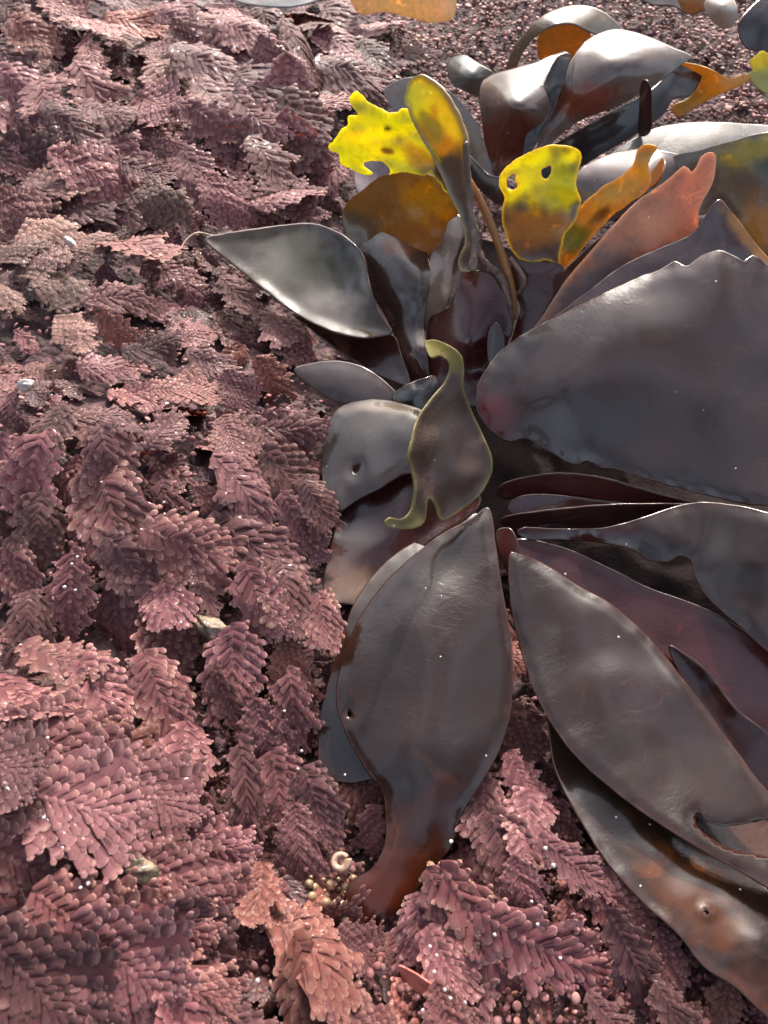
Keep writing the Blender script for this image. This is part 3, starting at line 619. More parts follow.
# ------------------------------------------------------------------ coralline fronds
def segment(ln, wd, n=9, term=False):
    """one flat joint of a frond: narrow foot at the origin, shoulders, gently rounded far edge, pointing +Y"""
    m = n - 4
    rim = [(-.30 * wd, 0), (-.46 * wd, ln * (.40 if term else .62))]
    for q in np.linspace(-1, 1, m):
        if term: rim.append((.50 * wd * math.sin(q * 1.35), ln * (.62 + .38 * math.cos(q * 1.35))))
        else: rim.append((.55 * wd * q, ln * (.86 + .14 * (1 - q * q))))
    rim += [(.46 * wd, ln * (.40 if term else .62)), (.30 * wd, 0)]
    return np.array(rim)
def frond_proto(kind, seed, hero=True):
    r = np.random.default_rng(seed)
    V = []; sizes = []; loops = []; E = []
    def add(o, d, ln, wd, z0, z1, term, pale=None):
        n = 10 if hero else 8
        rim = segment(ln, wd, n, term)
        d = d / np.hypot(*d); px_ = np.array([d[1], -d[0]])
        base = len(V)
        f = rim[:, 1] / ln
        pe = (1.0 if term else .75) if pale is None else pale
        zz = z0 + (z1 - z0) * f
        tk = .0028
        up = r.normal(0, .0009); tw = r.normal(0, .025)
        for i, (x, y) in enumerate(rim):
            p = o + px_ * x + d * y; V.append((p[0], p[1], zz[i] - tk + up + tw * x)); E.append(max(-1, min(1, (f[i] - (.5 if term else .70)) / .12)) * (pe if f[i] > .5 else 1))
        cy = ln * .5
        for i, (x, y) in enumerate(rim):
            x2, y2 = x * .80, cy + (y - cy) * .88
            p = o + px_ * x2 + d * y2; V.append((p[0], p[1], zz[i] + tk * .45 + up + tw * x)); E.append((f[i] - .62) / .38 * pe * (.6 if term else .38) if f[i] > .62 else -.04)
        for i in range(n):
            j = (i + 1) % n
            sizes.append(4); loops.extend([base + i, base + n + i, base + n + j, base + j])
        p = o + d * ln * .52; V.append((p[0], p[1], (z0 + z1) / 2 + tk * .32 + up)); E.append(0.)
        c = base + 2 * n
        for i in range(n):
            j = (i + 1) % n; sizes.append(3); loops.extend([base + n + i, c, base + n + j])
        if hero:
            sizes.append(n); loops.extend([base + i for i in range(n)])
    if kind == 'leaf': N, wmax, a0, a1 = 11, .36, 58, 18
    elif kind == 'broad': N, wmax, a0, a1 = 10, .46, 66, 10
    elif kind == 'dense': N, wmax, a0, a1 = 14, .40, 60, 18
    elif kind == 'feather': N, wmax, a0, a1 = 14, .25, 50, 24
    elif kind == 'fan': N, wmax, a0, a1 = 7, .42, 46, 10
    step = .88 / (N + 1)
    bend = r.normal(0, .14)
    lob = r.uniform(0, 6.28); dang = R(a0 - a1) / N * 1.1
    def axis(t): return np.array([bend * t * t, t])
    web = {1: [], -1: []}
    for i in range(N, -1, -1):
        t = .05 + i * step * (1 if kind != 'fan' else .62)
        o = axis(t); d = axis(t + .05) - axis(t)
        prof = max(.16, math.sin(math.pi * min(1, (i + .9) / (N + 1.3)) ** .72)) ** .75 * wmax
        for s in (-1, 1):
            if r.random() < .04: continue
            ang = R(a0 + (a1 - a0) * (i / N) ** 1.2 + r.normal(0, 3.5))
            lobe = 1 + .16 * math.sin(i * 1.9 + lob + s)
            L = prof * r.uniform(.86, 1.12) * lobe / max(.55, math.sin(ang) ** .6)
            if kind == 'fan': L = .50 * r.uniform(.82, 1.08)
            sl = step * {'leaf': 2.3, 'feather': 2.7, 'dense': 1.9, 'broad': 2.3}.get(kind, 1) if kind != 'fan' else .13
            n = max(1, int(round(L / sl))); sl = max(step * .8, L / (n + .35))
            p = o + d / np.hypot(*d) * step * .25 * (s > 0)
            pitch = step * math.sin(max(ang, R(34))) if kind != 'fan' else .05
            pl = [(p[0], p[1], .034 - .001 * i)]
            for k in range(n):
                th = ang * (1 - .30 * k / max(1, n)) + r.normal(0, .035)
                base_a = math.atan2(d[0], d[1])
                dd = np.array([math.sin(base_a + s * th), math.cos(base_a + s * th)])
                term = k == n - 1
                wd = (pitch * 1.0 + (k + .6) * sl * dang) * 1.16 * r.uniform(.97, 1.03)
                z = .034 - .003 * k - .0010 * i
                fork = kind == 'broad' and k >= 1 and L > .2
                if not term and not fork:
                    add(p, dd, sl * 1.25, wd, z - .004, z + .0015, False)
                elif fork:
                    b0 = math.atan2(dd[0], dd[1]); pp = np.array([dd[1], -dd[0]])
                    for q in (-1, 1):
                        b2 = b0 + q * (.13 + .05 * k) + r.normal(0, .03)
                        d3 = np.array([math.sin(b2), math.cos(b2)]); ln = sl * (1.2 if not term else r.uniform(.85, 1.1))
                        add(p + pp * wd * .27 * q - dd * sl * .05, d3, ln, wd * .62, z - .0045, z + .001, term)
                else:
                    b0 = math.atan2(dd[0], dd[1])
                    add(p, dd, sl * 1.05, wd * 1.08, z - .008, z + .001, True, .5)
                    if True:
                        pp = np.array([dd[1], -dd[0]])
                        for q in ((-.5, .5) if r.random() < .4 else (-.8, 0, .8)):
                            b2 = b0 + q * .6 + r.normal(0, .08)
                            add(p + dd * (sl * .86 - wd * .3) + pp * wd * .42 * q, np.array([math.sin(b2), math.cos(b2)]), wd * r.uniform(.75, 1.0), wd * (.60 if abs(q) != .8 else .50), z - .009, z + .002 + r.normal(0, .0015), True)
                p = p + dd * sl * (1 if not term else .92); pl.append((p[0], p[1], z - .003))
            pl = np.array(pl); u_ = np.linspace(0, 1, 6); v_ = np.linspace(0, 1, len(pl))
            web[s].append(np.stack([np.interp(u_, v_, pl[:, c_]) for c_ in range(3)], -1))
        add(o, d, step * 1.7, step * .66, .020, .036 - .0012 * i, i == N)
    web[1].insert(0, web[-1][0])                    # the skin between the ribs
    for s in (1, -1):
        W = web[s]; base = len(V)
        for row in W:
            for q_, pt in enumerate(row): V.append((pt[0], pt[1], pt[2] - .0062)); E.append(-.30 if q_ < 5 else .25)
        for a_ in range(len(W) - 1):
            for b_ in range(5):
                v0 = base + a_ * 6 + b_; v1 = v0 + 1; v2 = v0 + 7; v3 = v0 + 6
                sizes.extend([3, 3]); loops.extend([v0, v1, v2, v0, v2, v3] if s < 0 else [v0, v2, v1, v0, v3, v2])
    V = np.array(V)
    k1, k2, k3 = r.normal(.0, .4), r.uniform(.0, .8), r.uniform(-.5, .9)
    z = V[:, 2] - k2 * V[:, 1] ** 2 * .5 - k3 * V[:, 0] ** 2 + k1 * V[:, 0] * V[:, 1] * .6
    z = z + .006 * np.sin(V[:, 0] * 52 + seed) * np.sin(V[:, 1] * 47) + .030 * np.sin(V[:, 0] * 9 + seed) * np.sin(V[:, 1] * 7 + seed * 2) + .008 * np.sin(V[:, 0] * 31 + seed) * np.sin(V[:, 1] * 27)
    return np.c_[V[:, :2], z], np.array(sizes), np.array(loops), np.array(E)
KINDS = ['leaf', 'broad', 'dense', 'broad', 'feather', 'leaf', 'broad', 'fan']
HP = []; LP = []
for i in range(16):
    k = KINDS[i % 8]
    d = frond_proto(k, 100 + i, True)
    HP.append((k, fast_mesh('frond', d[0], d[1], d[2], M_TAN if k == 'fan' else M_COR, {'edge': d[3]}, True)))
    LP.append((k, frond_proto(k, 100 + i, False)))

FLOW = [(40,20,20),(40,60,60),(150,50,30),(230,100,45),(85,165,5),(250,110,50),(290,130,60),(200,60,30),(15,200,20),(40,230,-5),(40,260,-12),(50,320,20),(130,330,20),
 (250,300,40),(150,400,0),(30,470,110),(110,500,68),(60,560,90),(180,540,30),(250,520,25),(280,430,12),(310,480,35),(150,620,70),(230,670,80),(270,780,80),(290,850,85),
 (40,730,10),(60,800,12),(150,790,28),(200,860,30),(60,980,55),(150,950,48),(250,900,38),(330,980,55),(120,600,95),(360,90,40),(340,40,20),(600,50,60),(530,720,70),(520,850,70),
 (450,950,80),(560,950,45),(650,950,40),(700,1000,60),(240,350,30),(330,560,80),(500,680,90),(200,200,20),(150,230,0)]
FA = np.array(FLOW, float)
def flow(px, py):
    d2 = (FA[:, 0] - px) ** 2 + (FA[:, 1] - py) ** 2; wt = np.exp(-d2 / (2 * 55 ** 2)) + 1e-7
    a = np.radians(FA[:, 2]); return math.atan2((wt * np.sin(a)).sum(), (wt * np.cos(a)).sum())
def frond_matrix(px, py, ang, size, lift, roll, wide, w, pitch=0.0):
    """frond whose middle shows at the pixel, growing along ang, its face between the rock's slope and the open light over the shore"""
    c = surf(px, py, lift)
    q = surf(px + 12 * math.cos(ang), py + 12 * math.sin(ang), lift)
    d = q - c; d /= np.linalg.norm(d)
    e = .009
    gx_ = (float(terrain(c[0] + e, c[1])) - float(terrain(c[0] - e, c[1]))) / (2 * e)
    gy_ = (float(terrain(c[0], c[1] + e)) - float(terrain(c[0], c[1] - e))) / (2 * e)
    n0 = np.array([-gx_, -gy_, 1.0]); n0 /= np.linalg.norm(n0)
    v = np.array([0, -.62, .78])
    n = n0 * (1 - w) + v * w; n /= np.linalg.norm(n)
    y = d - n * (d @ n); y /= np.linalg.norm(y)
    y = y * math.cos(pitch) + n * math.sin(pitch); n = n - y * (n @ y); n /= np.linalg.norm(n)
    x = np.cross(y, n)
    cr_, sr_ = math.cos(roll), math.sin(roll)
    x2 = x * cr_ + n * sr_; z2 = -x * sr_ + n * cr_
    o = c - y * size * .5
    Mx = np.eye(4); Mx[:3, 0] = x2 * size * wide; Mx[:3, 1] = y * size; Mx[:3, 2] = z2 * size; Mx[:3, 3] = o
    return Mx

# fronds read off the photograph: px, py of the middle, direction, length in mm, kind index, width
HERO = [(88,165,2,30,2,1.05),(252,118,50,32,0,.9),(300,118,62,28,6,1.0),(200,60,20,30,1,1.0),(30,470,108,30,5,1.0),(112,500,66,30,3,1.05),(12,205,15,24,2,1.1),(150,350,-8,22,0,1.),
 (70,590,85,28,4,1.3),(180,545,25,26,1,1.),(250,540,28,30,3,.9),(278,432,8,32,0,.85),(295,475,40,24,6,1.),(165,430,-25,20,5,1.),(215,500,22,16,2,1.),(130,560,45,22,3,1.),
 (45,738,8,31,2,1.15),(66,802,12,33,10,1.15),(20,860,25,30,2,1.2),(85,930,40,30,10,1.1),(150,790,38,26,10,1.2),(205,845,32,24,0,1.),(190,880,30,28,2,1.1),(35,985,60,32,10,1.1),(120,960,40,28,10,1.2),(265,735,72,22,2,1.),(280,785,78,20,6,1.),
 (318,800,70,20,3,1.),(300,840,82,20,2,1.),(235,665,85,24,6,1.),(255,600,75,26,0,1.),(290,590,70,22,3,1.),(225,705,75,24,12,.8),(250,795,82,34,4,.8),(312,500,65,18,1,1.),(155,690,70,24,1,1.),(100,690,40,22,6,1.),
 (445,910,62,22,0,.9),(420,925,85,16,6,1.),(505,850,65,22,6,1.),(525,890,68,18,2,1.),(490,940,62,44,4,.9),(540,960,40,40,12,1.1),(610,870,45,26,12,1.),(640,965,50,30,4,1.),(480,805,80,18,3,1.),(520,780,70,18,0,1.),
 (270,270,40,22,0,1.),(235,290,30,24,5,1.),(110,290,-20,24,8,1.),(185,105,25,18,13,1.),(160,200,10,22,7,1.),(220,190,40,22,2,1.),(195,170,60,20,6,1.),(45,232,-8,28,7,1.2),(40,262,-12,26,15,1.2),(60,285,5,26,7,1.1),(75,330,30,24,15,1.),(20,250,-10,24,15,1.),
 (90,240,-20,20,7,.9),(345,70,15,26,1,1.),(340,40,25,26,3,1.),(130,20,15,26,5,1.),(30,30,25,24,3,1.),(240,30,15,26,1,1.),(60,120,40,20,1,1.)]
MX_, MY_ = np.meshgrid(np.arange(-40, 820, 2.0), np.arange(-40, 1080, 2.0)); MASK = np.zeros(MX_.shape, bool)
for o in OUTLINES[:NBL]:
    j0, j1 = [int(np.clip((q + 40) / 2, 0, MX_.shape[1])) for q in (o[:, 0].min() - 2, o[:, 0].max() + 4)]
    i0, i1 = [int(np.clip((q + 40) / 2, 0, MX_.shape[0])) for q in (o[:, 1].min() - 2, o[:, 1].max() + 4)]
    MASK[i0:i1, j0:j1] |= in_poly(MX_[i0:i1, j0:j1], MY_[i0:i1, j0:j1], o)
def covered(px, py, margin=0):
    j = int((px + 40) / 2); i = int((py + 40) / 2)
    return 0 <= i < MASK.shape[0] and 0 <= j < MASK.shape[1] and bool(MASK[i, j])
def pxlen(py, mm): return mm / np.interp(py, [0, 250, 512, 800, 1024], [.56, .40, .325, .26, .225])
def pull(px, py, an, size):
    """draw a frond back until its tip and sides no longer reach over a blade"""
    L = pxlen(py, size * 1000)
    for _ in range(14):
        t = [(px + math.cos(an + f) * L * g, py + math.sin(an + f) * L * g) for f, g in ((0, .5), (.6, .42), (-.6, .42), (1.4, .26), (-1.4, .26))]
        hit = [q for q in t if covered(*q)]
        if not hit: break
        hx = sum(q[0] for q in hit) / len(hit) - px; hy = sum(q[1] for q in hit) / len(hit) - py; hn = math.hypot(hx, hy) + 1e-6
        px -= hx / hn * 3; py -= hy / hn * 3
    return px, py
cand = []
for (a, b, an, mm, k, wd) in HERO:
    an = R(an + random.uniform(-4, 4)); a, b = pull(a, b, an, mm / 1000)
    cand.append((a, b, an, mm / 1000 * (1.3 if b < 220 else 1), k, wd, random.uniform(.009, .0125), random.uniform(-.16, .16), random.uniform(.3, .5), random.uniform(-.02, .2), 1))
PTS = [(c[0], c[1], 26) for c in cand]
def spacing(py): return np.interp(py, [0, 250, 600, 1024], [26, 37, 47, 55])
tries = 0
while len(cand) < 300 and tries < 16000:
    tries += 1
    px = random.uniform(-10, 778); py = random.uniform(-5, 1034)
    sp = spacing(py) * (.74 if px > 380 and py > 640 else 1) * (1 - .12 * (tries > 9000))
    if any((px - q[0]) ** 2 + (py - q[1]) ** 2 < sp * sp for q in PTS): continue
    if covered(px, py): continue
    if py < 230 and px > 400: continue           # fine-grained turf there
    PTS.append((px, py, sp))
    an = flow(px, py) + random.gauss(0, .38)
    right = px > 340 and py > 640
    mm = random.uniform(14, 22) if right else random.uniform(18, 28)
    if px < 220 and py > 680: mm *= 1.12
    k = random.choice([0, 1, 2, 3, 5, 6, 8, 9, 10, 11, 13, 14] if random.random() > .15 else [4, 12])
    if px < 260 and py > 660: k = random.choice([2, 10, 2, 10, 0, 5, 8])
    if px < 110 and 205 < py < 345 and random.random() < .7: k = random.choice([7, 15])
    if py < 260: mm *= 1.5
    px, py = pull(px, py, an, mm / 1000)
    cand.append((px, py, an, mm / 1000, k, random.uniform(.85, 1.15), (random.choice([.001, .004, .008, .012]) + random.uniform(-.0015, .0015)) * (.7 if right else 1), random.gauss(0, .25), random.uniform(.0, .45), random.gauss(.12, .2), 0))

ZONES = [((0, 0, 160, 130), 'in the top left corner'), ((160, 0, 420, 90), 'along the top edge left of the amber scrap'), ((0, 130, 140, 215), 'on the ledge above the tan fan fronds'),
 ((140, 90, 420, 225), 'above the pointed dark blade'), ((0, 215, 110, 350), 'around the dark hole at the left edge'),
 ((110, 215, 230, 350), 'just right of the dark hole'), ((230, 225, 420, 400), 'close below the pointed dark blade'), ((0, 350, 120, 450), 'below the tan patch at the left edge'),
 ((120, 350, 260, 450), 'left of the small grey blade'), ((260, 400, 345, 520), 'beside the rounded grey blade with a hole'), ((0, 450, 130, 640), 'in the big drooping cluster at the left edge'),
 ((130, 450, 260, 560), 'in the middle of the left-hand mass'), ((130, 560, 260, 700), 'around the yellowish crusted shell'), ((260, 520, 345, 660), 'beside the dark blade with a painted highlight'),
 ((0, 640, 200, 780), 'on top of the raised lower left mound'), ((200, 660, 400, 780), 'hanging left of the broad lower blade'), ((0, 780, 130, 1024), 'at the left edge of the bottom mound'),
 ((130, 780, 240, 1024), 'on the middle of the bottom mound'), ((240, 780, 400, 880), 'above the yellow knobbly growth'), ((240, 880, 400, 1024), 'below the yellow knobbly growth'),
 ((400, 600, 600, 830), 'in the strip between the two lower blades'), ((400, 830, 520, 1024), 'near the brown thread tuft'), ((520, 830, 640, 1024), 'in the bottom carpet left of the brown-centred blade'),
 ((640, 830, 800, 1040), 'in the bottom right corner')]
ZONE_OF = lambda x, y: next((z[1] for z in ZONES if z[0][0] <= x < z[0][2] and z[0][1] <= y < z[0][3]), 'peeping out beside the dark seaweed')
KW = {'dense': 'finely ribbed', 'leaf': 'leaf-shaped', 'broad': 'broad scalloped', 'feather': 'long feathery', 'fan': 'fan-shaped'}
recs = []
for i, (px, py, an, sz, k, wd, lift, roll, wv, pit, hero) in enumerate(cand):
    kind, me = HP[k]
    Mx = frond_matrix(px, py, an, sz, lift, roll, wd, wv, pit)
    o = bpy.data.objects.new('coralline_frond', me); col.objects.link(o); o.matrix_world = Matrix(Mx.tolist())
    o['category'] = 'frond'; o['group'] = 'pink coralline fronds covering the rock'
    recs.append((o, px, py, sz, kind, ZONE_OF(px, py), an))
# the countless rest, one object
Vs = []; Ss = []; Ls = []; Es = []; Ts = []; off = 0
def put_frond(Mx, k, tint):
    global off
    V, S, L, E = LP[k][1]
    W = V @ Mx[:3, :3].T + Mx[:3, 3]
    Vs.append(W); Ss.append(S); Ls.append(L + off); Es.append(E); Ts.append(np.full(len(V), tint)); off += len(V)
cnt = 0
pts2 = []
for _ in range(5200):
    px = random.uniform(-170, 938); py = random.uniform(-60, 1180)
    inside = -10 < px < 778 and -10 < py < 1034
    if not inside and random.random() < .45: continue
    if inside:
        if covered(px, py): continue
        px, py = pull(px, py, flow(px, py), .012)
    fine = py < 230 and px > 380
    keep = np.interp(py, [-60, 100, 500, 1180], [.8, .65, .34, .24])
    if px > 380 and py > 640: keep = .62
    if random.random() > keep: continue
    an = flow(px, py) + random.gauss(0, .6)
    mm = random.uniform(9, 19) * (.5 if fine else 1) * (.8 if px > 380 and py > 600 else 1)
    k = random.choice([0, 1, 2, 3, 4, 5, 6, 9, 11, 13])
    lift = random.uniform(-.004, .0005)
    Mx = frond_matrix(px, py, an, mm / 1000, lift, random.gauss(0, .4), random.uniform(.8, 1.2), random.uniform(0, .5), random.gauss(.1, .35))
    if len(recs) < 300 and 5 < px < 763 and 5 < py < 1019 and mm > 12 and lift > -.0015 and not covered(px, py):
        o = bpy.data.objects.new('coralline_frond', HP[k][1]); col.objects.link(o); o.matrix_world = Matrix(Mx.tolist())
        o['category'] = 'frond'; o['group'] = 'pink coralline fronds covering the rock'
        recs.append((o, px, py, mm / 1000, HP[k][0], ZONE_OF(px, py), an)); random.random(); continue
    put_frond(Mx, k, random.random()); cnt += 1
byz = {}
for r_ in recs: byz.setdefault((r_[5], r_[4]), []).append(r_)
def pointing(an):
    return ['right', 'down and right', 'down', 'down and left', 'left', 'up and left', 'up', 'up and right'][int(round(math.degrees(an) / 45)) % 8]
for (z, kind), L in byz.items():
    base = '%s frond' % KW[kind]
    left = list(L)
    def pick(f, word):
        if len(left) > 0:
            b = min(left, key=f); left.remove(b); b[0]['label'] = '%s %s %s %s' % (word, 'tan' if kind == 'fan' else 'pink', base, z)
    if len(L) == 1: L[0][0]['label'] = 'only %s %s %s' % ('tan' if kind == 'fan' else 'pink', base, z); continue
    pick(lambda r: r[2], 'topmost'); pick(lambda r: -r[2], 'lowest')
    if len(L) > 2: pick(lambda r: r[1], 'leftmost' if len(L) > 3 else 'middle')
    if len(L) > 3: pick(lambda r: -r[1], 'rightmost')
    for r_ in left: r_[0]['label'] = 'inner %s %s %s' % ('tan' if kind == 'fan' else 'pink', base, z)

me = fast_mesh('coralline_turf', np.concatenate(Vs), np.concatenate(Ss), np.concatenate(Ls), M_COR, {'edge': np.concatenate(Es), 'tint': np.concatenate(Ts), 'gap_shade': np.concatenate([np.full(len(q), .35 + .4 * random.random()) for q in Ts])}, True)  # turf colour darkened to stand in for shade under the fronds
tag(obj('coralline_turf', me), 'dense purple-pink coralline turf carpeting the rock under the larger fronds', 'turf', kind='stuff')
print('fronds', len(cand), 'tries', tries, 'turf', cnt, 'turf verts', len(me.vertices))

# coralline grains: loose knobs of the fine turf
def ico():
    t = (1 + 5 ** .5) / 2
    V = np.array([(-1,t,0),(1,t,0),(-1,-t,0),(1,-t,0),(0,-1,t),(0,1,t),(0,-1,-t),(0,1,-t),(t,0,-1),(t,0,1),(-t,0,-1),(-t,0,1)], float); V /= np.linalg.norm(V[0])
    Fx = [(0,11,5),(0,5,1),(0,1,7),(0,7,10),(0,10,11),(1,5,9),(5,11,4),(11,10,2),(10,7,6),(7,1,8),(3,9,4),(3,4,2),(3,2,6),(3,6,8),(3,8,9),(4,9,5),(2,4,11),(6,2,10),(8,6,7),(9,8,1)]
    V = list(map(tuple, V)); cache = {}; F2 = []
    def mid(a, b):
        k = (min(a, b), max(a, b))
        if k not in cache:
            m = (np.array(V[a]) + np.array(V[b])) / 2; V.append(tuple(m / np.linalg.norm(m))); cache[k] = len(V) - 1
        return cache[k]
    for a, b, c in Fx:
        ab, bc, ca = mid(a, b), mid(b, c), mid(c, a); F2 += [(a, ab, ca), (b, bc, ab), (c, ca, bc), (ab, bc, ca)]
    return np.array(V), np.array(F2)
IV, IF = ico()
Vs = []; Fs = []; Es = []; Ts = []; off = 0
for _ in range(15000):
    q = random.random()
    if q < .6: px, py = random.uniform(380, 900), random.uniform(-40, 190)
    elif q < .8: px, py = random.uniform(390, 760), random.uniform(700, 1100)
    else: px, py = random.uniform(-60, 400), random.uniform(-40, 1080)
    c = -5 < px < 773 and 0 < py < 1024 and covered(px, py)
    if c: continue
    fine = py < 190 and px > 380
    r0 = random.uniform(.0006, .0016) * (.85 if fine else .6)
    p = surf(px, py, 0.0) + np.array([0, 0, random.uniform(-.001, .0055 if fine else .0035)])
    s = np.array([r0 * random.uniform(.7, 1.5), r0 * random.uniform(.7, 1.5), r0 * random.uniform(.35, .7)])
    a = random.uniform(0, 6.28); ca, sa = math.cos(a), math.sin(a)
    W = IV * s; W = np.c_[W[:, 0] * ca - W[:, 1] * sa, W[:, 0] * sa + W[:, 1] * ca, W[:, 2] + W[:, 0] * random.uniform(-.6, .6)] + p
    Vs.append(W); Fs.append(IF + off); off += len(IV); e = (.9 if random.random() < .15 else random.uniform(.05, .5)) * (1 if fine else .45)
    Es.append(np.full(len(IV), e)); Ts.append(np.full(len(IV), random.random() * .9))
Fa = np.concatenate(Fs)
me = fast_mesh('coralline_grains', np.concatenate(Vs), np.full(len(Fa), 3), Fa.ravel(), M_COR, {'edge': np.concatenate(Es), 'tint': np.concatenate(Ts)})
tag(obj('coralline_grains', me), 'fine knobbly pink coralline grains between the fronds and across the top right', 'turf', kind='stuff')

# ------------------------------------------------------------------ small things
M_WHITE = simple_mat('shell_white', (.38, .30, .28), (.66, .58, .54), .3, 900, .0001, .5)
M_KNOB = simple_mat('knobbly_yellow', (.17, .10, .05), (.34, .22, .12), .35, 700, .0001, .5)
M_SHELL = simple_mat('crusted_shell', (.08, .045, .035), (.32, .24, .15), .5, 420, .0012, .3)
M_TUBE = simple_mat('worm_tube', (.22, .12, .08), (.40, .25, .18), .5, 900, .0001, .2)
M_HAIR = simple_mat('brown_thread', (.20, .09, .05), (.42, .22, .13), .5, 500, .00005, .2)
M_RED = simple_mat('red_flake', (.28, .06, .04), (.5, .16, .12), .4, 420, .0002, .3, .2)

def blob_mesh(name, parts, mat):
    Vx = []; Fx = []; o_ = 0
    for (c, s) in parts:
        k = random.uniform(0, 99)
        W = np.array([v * (1 + .18 * noise.noise(Vector((v[0] * 1.4 + k, v[1] * 1.4, v[2] * 1.4)))) for v in IV]) * np.array(s) + np.array(c)
        Vx.append(W); Fx.append(IF + o_); o_ += len(IV)
    Vx = np.concatenate(Vx); org = Vx.mean(0); Fx = np.concatenate(Fx)
    return fast_mesh(name, Vx - org, np.full(len(Fx), 3), Fx.ravel(), mat, {}), org
# knobbly yellow growth
parts = []
for _ in range(34):
    px = random.gauss(330, 15); py = random.gauss(893, 13)
    if covered(px, py): continue
    p = surf(px, py, .001); r0 = random.uniform(.0005, .0014); parts.append((p + np.array([0, 0, random.uniform(0, .002)]), (r0, r0, r0 * 1.1)))
me, org = blob_mesh('knobbly_growth', parts, M_KNOB)
tag(obj('knobbly_growth', me, loc=org), 'yellow-tan knobbly crust in the hollow left of the brown blade tip', 'crust')
# ring-shaped worm tube
c = surf(341, 862, .007); P = [c + np.array([math.cos(a) * .0018, math.sin(a) * .0018, .0006 * a / 6.28]) for a in np.linspace(.6, 6.6, 26)]
Vt, Ft = tube_mesh(P, np.linspace(.0007, .0011, 26), 10, .2); Vt = np.array(Vt)
tag(obj('worm_tube', new_mesh('worm_tube', Vt - c, Ft, [M_TUBE]), loc=c), 'small tan coiled worm tube above the yellow knobbly crust', 'worm tube')
# brown thread tuft
Vh = []; Fh = []; o_ = 0
for i in range(34):
    sx_, sy_ = 432 + random.gauss(0, 3), 865 + random.gauss(0, 3); a = R(random.gauss(56, 11)); L = random.uniform(30, 75)
    ctrl = []
    for q in np.linspace(0, 1, 6):
        b = a + q * random.uniform(-.1, .25)
        p = surf(sx_ + L * q * math.cos(b), sy_ + L * q * math.sin(b), .0125 - .004 * q * q + random.uniform(-.0004, .0004)); ctrl.append(p)
    C = curve_pts(ctrl, 14); Vt, Ft = tube_mesh(C, np.linspace(.00022, .0001, 14), 5)
    Vh += [tuple(v) for v in Vt]; Fh += [tuple(q + o_ for q in f) for f in Ft]; o_ = len(Vh)
c = surf(432, 865, .006); me = new_mesh('thread_tuft', np.array(Vh) - c, Fh, [M_HAIR])
tag(obj('thread_tuft', me, loc=c), 'tuft of fine brown threads fanning down right of the brown blade tip', 'thread tuft')
# crusted shells
def crust(px, py, w_, h_, ang, label, name='crusted_shell', mat=None, lift=.009, seed=0, thick=.0016):
    c = surf(px, py, lift); n = 26; V = []; Fc = []
    for j, rr in enumerate((1, .8, .5, .2)):
        for i in range(n):
            a = 2 * math.pi * i / n; k = 1 + .22 * noise.noise(Vector((math.cos(a) * 1.6, math.sin(a) * 1.6, seed)))
            x = math.cos(a) * w_ * rr * k; y = math.sin(a) * h_ * rr * k
            z = thick * (1 - rr ** 2) * 2.2 + .0005 * math.sin(rr * 22 + i) + .0006 * noise.noise(Vector((x * 900, y * 900, seed)))
            V.append((x * math.cos(ang) - y * math.sin(ang), x * math.sin(ang) + y * math.cos(ang), z))
    for j in range(3):
        for i in range(n): Fc.append((j * n + i, j * n + (i + 1) % n, (j + 1) * n + (i + 1) % n, (j + 1) * n + i))
    Fc.append(tuple(3 * n + i for i in range(n)))
    o = obj(name, new_mesh(name, V, Fc, [mat or M_SHELL]), loc=c); s = o.modifiers.new('t', 'SOLIDIFY'); s.thickness = .0007; s.offset = -1
    o.rotation_euler = (R(25), R(-14), 0); tag(o, label, 'shell'); return o
crust(212, 628, .0062, .0030, -.5, 'yellowish crusted shell wedged under fronds in the middle of the left mass', seed=3, lift=.0095)
crust(135, 868, .0062, .0030, -.35, 'pale green-white crusted shell on the bottom left mound', seed=8, lift=.0095)
crust(71, 243, .0042, .0016, -.9, 'white shell chip standing at the dark hole in the tan patch', 'shell_chip', M_WHITE, .010, 5)
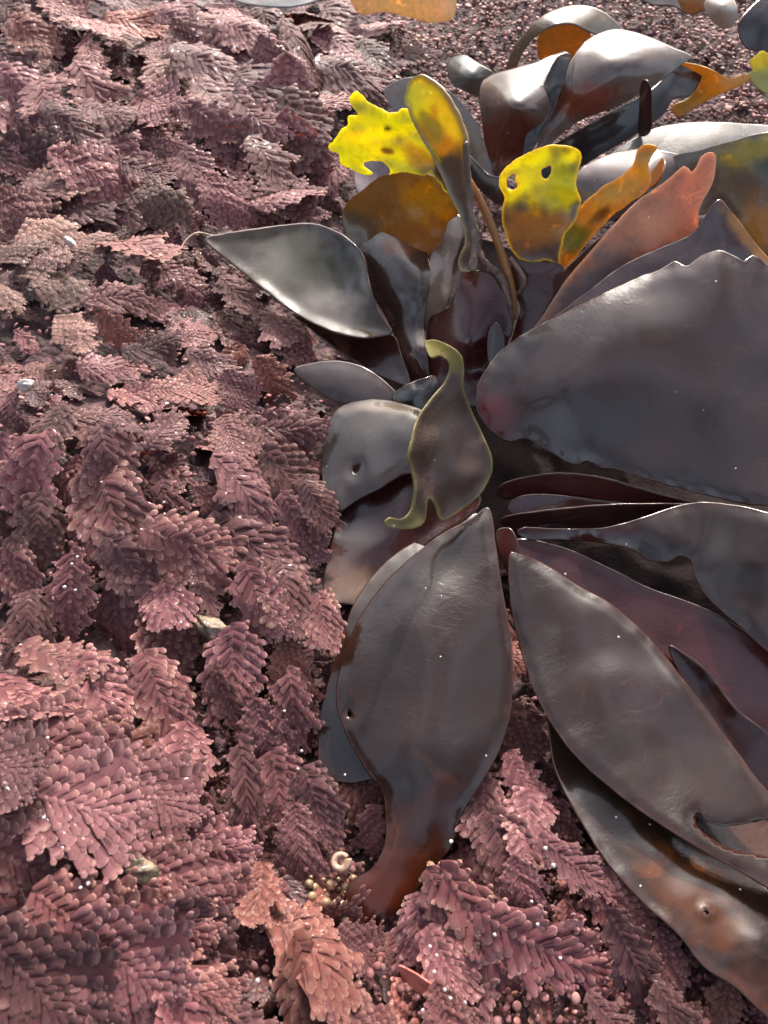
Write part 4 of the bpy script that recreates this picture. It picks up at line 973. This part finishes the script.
crust(26, 386, .0028, .0020, .3, 'white shell chip near the left edge below the tan patch', 'shell_chip', M_WHITE, .012, 9)
# red flake
o = blade(None, None, [(398,966),(412,972),(430,984),(440,996),(444,1012),(438,1010),(420,994),(404,980)], [(398,966,8),(430,984,9),(444,1012,7),(410,984,6)], base=(.20,.055,.045), trans=.1, step=3, mat=M_RED, name='red_flake', thick=.5)
tag(o, 'narrow dry red flake lying below the brown blade tip', 'flake')
# pale curved thread at the upper left
C = curve_pts([surf(a, b, .010 + c_) for a, b, c_ in ((178,262,0),(184,243,.001),(197,233,.002),(215,236,.001),(240,238,0))], 24)
Vt, Ft = tube_mesh(C, np.full(24, .0004), 6); Vt = np.array(Vt); c = C.mean(0)
tag(obj('pale_thread', new_mesh('pale_thread', Vt - c, Ft, [M_TUBE]), loc=c), 'thin pale curved thread right of the dark hole', 'thread')
# tiny white shells on the fronds
DOTS = [(47,738,1),(25,755,1),(124,790,1.3),(129,795,1.2),(131,827,1.2),(44,817,1),(88,884,1.2),(80,888,.9),(165,514,1.1),(164,502,.9),(72,564,1),(77,557,1),(64,587,1.3),(75,590,1),(181,622,1.1),(284,711,1),(302,751,1),(298,769,.9),(75,394,.8),
 (258,980,1.2),(451,842,1.3),(447,864,1.),(554,865,1.4),(546,848,1.3),(430,946,1),(437,955,.9),(434,972,1.1),(445,990,1),(450,998,1),(423,1010,.9),(532,902,1),(538,924,1),(495,935,1.1),(465,1002,.8),(101,482,.8),(560,958,.9),(345,775,.8),(52,395,.9),(20,645,.9),(176,604,.9)]
dm, _ = blob_mesh('tiny_shell', [((0, 0, 0), (.00075, .00075, .0006)), ((.0004, .0002, .0002), (.0004, .0004, .0004))], M_WHITE)
dg = {}
for (a, b, s) in DOTS:
    o = obj('tiny_shell', dm, loc=surf(a, b, .0125)); o.scale = (s * .55,) * 3; o.rotation_euler = (0, 0, random.uniform(0, 6))
    tag(o, 'tiny white shell ' + ZONE_OF(a, b), 'shell', 'tiny white shells dotted over the fronds')
